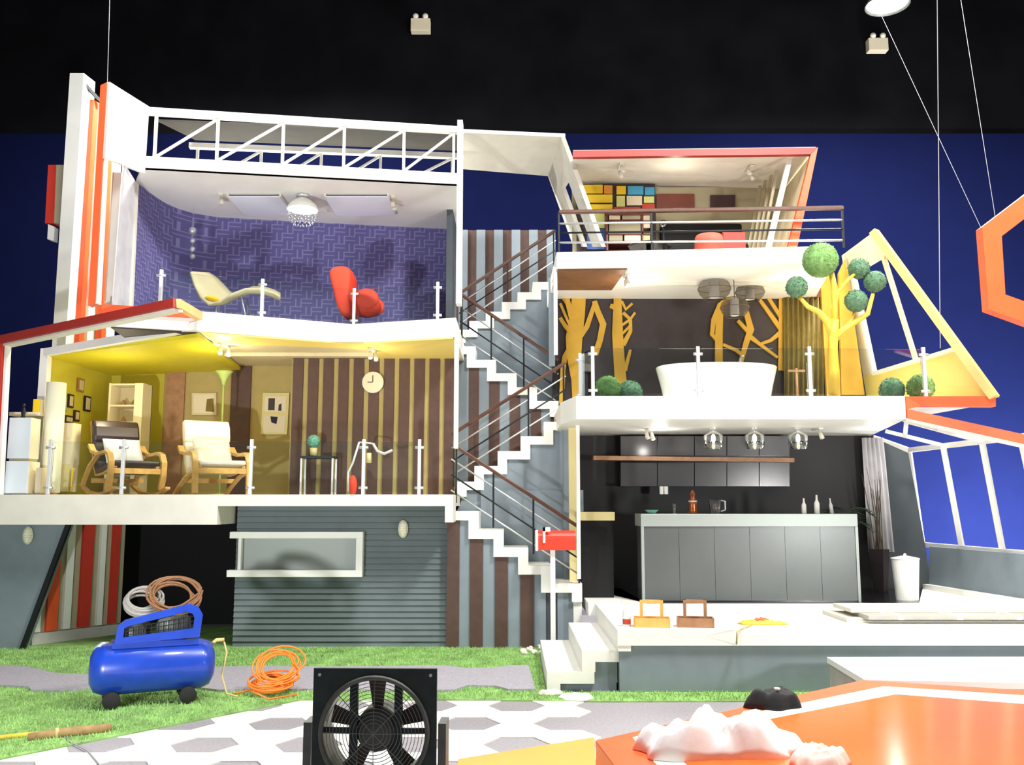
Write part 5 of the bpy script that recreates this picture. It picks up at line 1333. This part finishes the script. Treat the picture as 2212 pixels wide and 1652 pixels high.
for sx in (-1, 1):
    for sz_ in (-1, 1): sc_.lathe([(.009, -.018), (.009, -.012)], (sx * hw * .9, 0, zc_ + sz_ * hw * .9), 10, 'y')
sc_.build('screws', 'steel', pl, local=True)
MB().tube([(ring * math.cos(R(7.5 * k)), -.02, zc_ + ring * math.sin(R(7.5 * k))) for k in range(48)], .014, 8, closed=True).build('ring', 'fangrey', e, local=True, smooth=True)
MB().lathe([(ring * .99, 0), (ring * .99, .24), (ring * .97, .24), (ring * .97, 0)], (0, 0, zc_), 48, 'y', cap=False).build('duct', 'fangrey', e, local=True, smooth=True)
gd = MB()
for q in range(3, 15): gd.tube([(ring * q / 15.5 * math.cos(R(10 * k)), -.035 + .03 * (q / 15) ** 2, zc_ + ring * q / 15.5 * math.sin(R(10 * k))) for k in range(36)], .0022, 4, closed=True)
for k in range(4): t = R(45 * k + 90); gd.tube([(ring * math.cos(t), -.015, zc_ + ring * math.sin(t)), (0, -.04, zc_), (-ring * math.cos(t), -.015, zc_ - ring * math.sin(t))], .0025, 4)
gd.build('wire_guard', 'wire', e, local=True)
MB().lathe([(.001, .04), (.1, .04), (.12, .07), (.12, .3), (.09, .33), (.001, .33)], (0, 0, zc_), 28, 'y').build('motor', 'fangrey', e, local=True, smooth=True)
for k in range(5):
    t = R(72 * k + 20); bl = MB(); pts = []
    for u in (.12, .2, .3): pts.append((u, .05 + .02, .11 * (u / .3) + .03))
    vs = []
    for u, w_ in ((.1, .03), (.18, .04), (ring * .92, .055)):
        for s in (-1, 1): vs.append(Vector((u, s * w_ * .5 * .6 + .12, s * w_)))
    vs = [Vector((v.x * math.cos(t) - v.z * math.sin(t), v.y, zc_ + v.x * math.sin(t) + v.z * math.cos(t))) for v in vs]
    bl.add(vs + [v + Vector((0, .006, 0)) for v in vs], [(0, 2, 3, 1), (2, 4, 5, 3), (7, 9, 8, 6), (9, 11, 10, 8), (0, 6, 8, 2), (2, 8, 10, 4), (1, 3, 9, 7), (3, 5, 11, 9), (4, 10, 11, 5), (0, 1, 7, 6)]); bl.build('blade', 'smoke', e, local=True)
for x in (-.125, .125): MB().box(x - .022, x + .022, .03, .06, zc_ - ring * .93, zc_ + ring * .93).build('motor_mount', 'fanframe', e, local=True)
MB().box(-ring, -.12, .035, .055, zc_ - .015, zc_ + .015).build('motor_mount', 'fanframe', e, local=True); MB().box(.12, ring, .035, .055, zc_ - .015, zc_ + .015).build('motor_mount', 'fanframe', e, local=True)
for s in (-1, 1):
    MB().box(s * (hw + .03) - .022, s * (hw + .03) + .022, 0, .16, 0, zc_ + .05).build('stand_post', 'fangrey', e, local=True); MB().box(s * (hw + .03) - .03, s * (hw + .03) + .03, -.22, .4, 0, .04).build('stand_foot', 'fangrey', e, local=True)

# ------------------------------------------------------------------ air compressor
cA, cB = G(255, 1530), G(415, 1508); ctr = Vector(((cA.x + cB.x) / 2 - .03, (cA.y + cB.y) / 2 - .04, .012)); ang = R(24)
e = empty('air_compressor', ctr, ang, 'blue wheeled air compressor on the turf', 'compressor')
tr, tl, tz_ = .225, .47, .325
MB().lathe([(.001, -tl - .07), (.12, -tl - .06), (.195, -tl - .02), (tr, -tl + .06), (tr, tl - .06), (.195, tl + .02), (.12, tl + .06), (.001, tl + .07)], (0, 0, tz_), 32, 'x').build('tank', 'bluetank', e, local=True, smooth=True)
og = [(-.34, .03), (-.32, .19), (-.26, .24), (.28, .36), (.36, .33), (.4, .26), (.38, .06)]
ig = [(-.27, .09), (-.265, .17), (-.22, .19), (.26, .29), (.31, .27), (.33, .23), (.32, .14)]
bgm = MB(); n = len(og)
for d0 in (-.17, -.12):
    for (a, b), (c_, d_) in zip(og, ig): bgm.v += [(a, d0, tz_ + .2 + b), (c_, d0, tz_ + .2 + d_)]
for k in range(n):
    a, b = 2 * k, 2 * ((k + 1) % n); o2 = 2 * n; bgm.f += [(a, b, b + 1, a + 1), (o2 + a + 1, o2 + b + 1, o2 + b, o2 + a), (b, a, o2 + a, o2 + b), (a + 1, b + 1, o2 + b + 1, o2 + a + 1)]
gd_ = bgm.build('belt_guard', 'bluetank', e, local=True)
mg = MB()
for k in range(14): x = -.25 + .042 * k; mg.beam((x, -.14, tz_ + .26), (x, -.14, tz_ + .36 + .2 * (x + .25) * .9), .006, .006)
for k in range(4): mg.beam((-.26, -.145, tz_ + .28 + .028 * k), (.32, -.145, tz_ + .31 + .045 * k), .006, .006)
mg.build('mesh_grille', 'darkmetal', gd_, local=True)
MB().lathe([(.1, -.1), (.11, -.06), (.1, -.04)], (-.18, 0, tz_ + .3), 24, 'y').build('pulley', 'fangrey', e, local=True, smooth=True); MB().lathe([(.14, -.1), (.15, -.07), (.14, -.04)], (.16, 0, tz_ + .36), 28, 'y').build('flywheel', 'fangrey', e, local=True, smooth=True)
MB().tube([(-.3, .03, tz_ + .3), (-.04, .03, tz_ + .3)], .09, 16).build('motor', 'darkmetal', e, local=True, smooth=True); MB().box(.06, .28, -.04, .14, tz_ + .2, tz_ + .42).build('pump_head', 'fangrey', e, local=True, bev=.01)
MB().box(-.36, .38, -.14, .14, tz_ + .19, tz_ + .24).build('mount_plate', 'bluetank', e, local=True)
for x in (-.34, .3):
    for y in (-.17, .15): MB().lathe([(.07, -.025), (.075, -.02), (.075, .02), (.07, .025)], (x, y, .077), 20, 'y').build('wheel', 'rubber', e, local=True, smooth=True)
    MB().tube([(x, -.17, .077), (x, .15, .077)], .012).build('axle', 'steel', e, local=True, smooth=True); MB().box(x - .03, x + .03, -.1, .1, .077, tz_ - .14).build('leg', 'bluetank', e, local=True)
MB().tube([(.5, 0, tz_ + .16), (.55, 0, tz_ + .2), (.62, 0, tz_ + .2)], .018).build('air_valve', 'hosebeige', e, local=True, smooth=True); MB().tube([(-.5, 0, tz_ + .18), (-.44, 0, tz_ + .22), (-.38, 0, tz_ + .22)], .02).build('gauge', 'steel', e, local=True, smooth=True)


def coil(cx, cy, cz, r, n, rad, tiltx, tilty, seed, jitter=.15, sq=1):
    rnd = random.Random(seed); pts = []; st = 22
    for k in range(n * st + 1):
        if k % st == 0: jr, jz, jx = 1 + rnd.uniform(-jitter, jitter), rnd.uniform(-1, 1), rnd.uniform(-1, 1)
        t = 2 * math.pi * k / st; x, y = r * jr * math.cos(t) + jx * r * .2, r * jr * sq * math.sin(t); z = rad + abs(jz) * rad * 2 + 2.2 * rad * k / st * .3
        pts.append(Vector((cx + x, cy + y + tilty * z, cz + z + tiltx * (y + r))))
    for _ in range(2): pts = [pts[0]] + [(pts[i - 1] + pts[i] * 2 + pts[i + 1]) / 4 for i in range(1, len(pts) - 1)] + [pts[-1]]
    return MB().tube(pts, rad, 6)


o = coil(.16, .1, tz_ + .44, .21, 8, .011, .6, 0, 4, .22).build('hose_coil', 'hosebrown', smooth=True); o.matrix_basis = Matrix.Translation(ctr) @ Matrix.Rotation(ang, 4, 'Z'); tag(o, 'brown air hose coiled on top of the compressor', 'hose')
o = coil(-.1, .14, tz_ + .42, .15, 8, .013, .6, 0, 9, .25).build('hose_coil', 'hosegrey', smooth=True); o.matrix_basis = Matrix.Translation(ctr) @ Matrix.Rotation(ang, 4, 'Z'); tag(o, 'grey hose bundle lying on the compressor behind its belt guard', 'hose')
v0 = Matrix.Translation(ctr) @ Matrix.Rotation(ang, 4, 'Z') @ Vector((.62, 0, tz_ + .18))
tag(MB().tube([v0, v0 + Vector((.03, 0, -.1)), v0 + Vector((.0, -.03, -.3)), v0 + Vector((.06, -.06, -.46)), v0 + Vector((.18, -.1, -.48))], .009, 6).build('air_hose', 'hosebeige', smooth=True), 'thin beige hose hanging from the compressor valve', 'hose')
c = G(585, 1502); o = coil(c.x, c.y, .02, .2, 9, .009, .3, 0, 12, .35, .8).add(*(lambda t: (t.v, t.f))(coil(c.x + .04, c.y + .05, .02, .19, 6, .009, 1.1, 0, 17, .35, .6))).add(*(lambda t: (t.v, t.f))(MB().tube([G(640, 1500, .03), G(580, 1510, .05), G(540, 1490, .06), G(500, 1500, .03)], .009, 6))).build('orange_hose', 'hoseorange', smooth=True)
tag(o, 'tangled bright orange air hose on the turf beside the tiles', 'hose')
o = MB().tube([G(-60, 1600, .03), G(40, 1588, .03), G(90, 1584, .03)], .018).build('yellow_cable', 'hoseyellow', smooth=True); tag(o, 'yellow cable running along the turf to the brown roll', 'cable')
e = empty('brown_roll', G(160, 1582), 0, 'long tan brown fabric roll lying on the turf', 'roll')
MB().tube([G(60, 1592, .035), G(120, 1584, .04), G(180, 1578, .04), G(240, 1572, .035)], [.028, .036, .04, .034], 12).build('roll', 'sackcloth', e, smooth=True); MB().tube([G(118, 1584, .04), G(126, 1583, .04)], .042, 12).build('tie', 'hosebeige', e, smooth=True)
tag(MB().tube([G(140, 1590, .02), G(150, 1600, .02), G(160, 1606, .015), G(190, 1622, .014), G(212, 1648, .014), G(240, 1690, .014)], .006, 5).build('thin_cable', 'cable', smooth=True), 'thin grey cable crossing the white tiles', 'cable')
# pebbles and scraps by the steps
for k in range(16):
    q = G(random.uniform(1125, 1175), random.uniform(1398, 1416)); tag(MB().ball((q.x, q.y, .03), random.uniform(.025, .05), random.uniform(.025, .05), .028, 8, 6).build('pebble', 'pebble', smooth=True), 'pale round pebble heaped at the foot of the low steps', 'stone', 'pebbles at the steps')
for px, py, sx, sy, sd, lb in ((1245, 1512, .16, .1, 41, 'crumpled white sheet of paper on the turf edge by the steps'), (1190, 1503, .13, .06, 43, 'flat dusty white scrap on the turf in front of the steps')):
    q = G(px, py); o = crumple(sx, sy, .05, sd).build('paper_scrap', 'cloth' if sd == 41 else 'pebble', smooth=True); o.location = (q.x, q.y, .012); tag(o, lb, 'scrap')

# ------------------------------------------------------------------ hanging orange hexagon and cables
Yx = 9.6; vs_out = [(2122, 490), (2262, 384), (2420, 430), (2450, 610), (2290, 724), (2136, 668)]; vs_in = [(2164, 510), (2268, 430), (2376, 462), (2398, 596), (2284, 676), (2172, 636)]
e = empty('hanging_hexagon', P(2290, 560, Yx), 0, 'orange hexagon frame hung on thin wires', 'frame')
for i in range(6):
    j = (i + 1) % 6; MB().prism([P(*vs_out[i], Yx), P(*vs_out[j], Yx), P(*vs_in[j], Yx), P(*vs_in[i], Yx)], (0, .14, 0)).build('frame_side', 'orange', e)
for a, b, Ya in (((2118, 490), (2050, 345), 9.7), ((2150, 470), (2085, 60), 9.7)): MB().tube([P(*a, Yx), P(*a, Yx).lerp(P(*b, Ya), 4.2 if b[1] > 100 else 3.4)], .003, 5).build('wire', 'cable', e)
tag(MB().tube([P(2031, 752, 12.6), P(2024, -40, 12.6), P(2024, -40, 12.6) + Vector((-.02, 0, 4))], .006, 5).build('hanging_cable', 'cable'), 'long pale cable hanging down past the gable window', 'cable')
tag(MB().tube([P(232, 178, 10.75), P(238, -40, 10.75), P(238, -40, 10.75) + Vector((.05, 0, 5))], .004, 5).build('hanging_cable', 'cable'), 'thin suspension wire above the white side panel', 'cable')

# studio lamps and emergency light boxes
def high_bay(px, py, Y, label):
    c = P(px, py, Y); e = empty('high_bay_lamp', c, 0, label, 'studio lamp')
    MB().lathe([(.08, .42), (.12, .4), (.2, .25), (.34, .03), (.35, 0), (.34, 0), (.19, .25), (.1, .38)], k=32, cap=False).build('reflector', 'fangrey', e, local=True, smooth=True)
    MB().lathe([(.001, .06), (.3, .05), (.31, .03), (.001, .02)], k=28).build('lens', 'lampglow', e, local=True, smooth=True)
    MB().lathe([(.001, .7), (.1, .7), (.1, .4), (.001, .4)], k=16).build('housing', 'fangrey', e, local=True); MB().tube([(0, 0, .7), (0, 0, 14 - c.z)], .012, 6).build('rod', 'darkmetal', e, local=True)
    lamp('high_bay_light', (c.x, c.y, c.z - .02), (c.x, c.y, 0), 900, .6, (1, .99, .95))


high_bay(1917, 12, 14.0, 'lit round high-bay lamp hanging above the gable wall'); high_bay(538, -42, 14.0, 'lit round high-bay lamp hanging above the roof truss')
for px, py, lb in ((909, 56, 'twin-head emergency light box on the dark wall above the truss'), (1894, 98, 'twin-head emergency light box on the dark wall under the lit lamp')):
    c = P(px, py, 17.95); e = empty('emergency_light', c, 0, lb, 'emergency light')
    MB().box(-.2, .2, -.1, .08, -.15, .12).build('box', 'panecream', e, local=True, bev=.01)
    for x in (-.1, .1): MB().ball((x, -.08, .17), .06).build('lamp_head', 'offwhite', e, local=True, smooth=True)

for o in bpy.data.objects:
    if o.parent is not None and o.name.split('.')[0] in ('wire_guard', 'crystal_drops', 'mesh_grille', 'twigs', 'cage', 'screws'): o['kind'] = 'stuff'
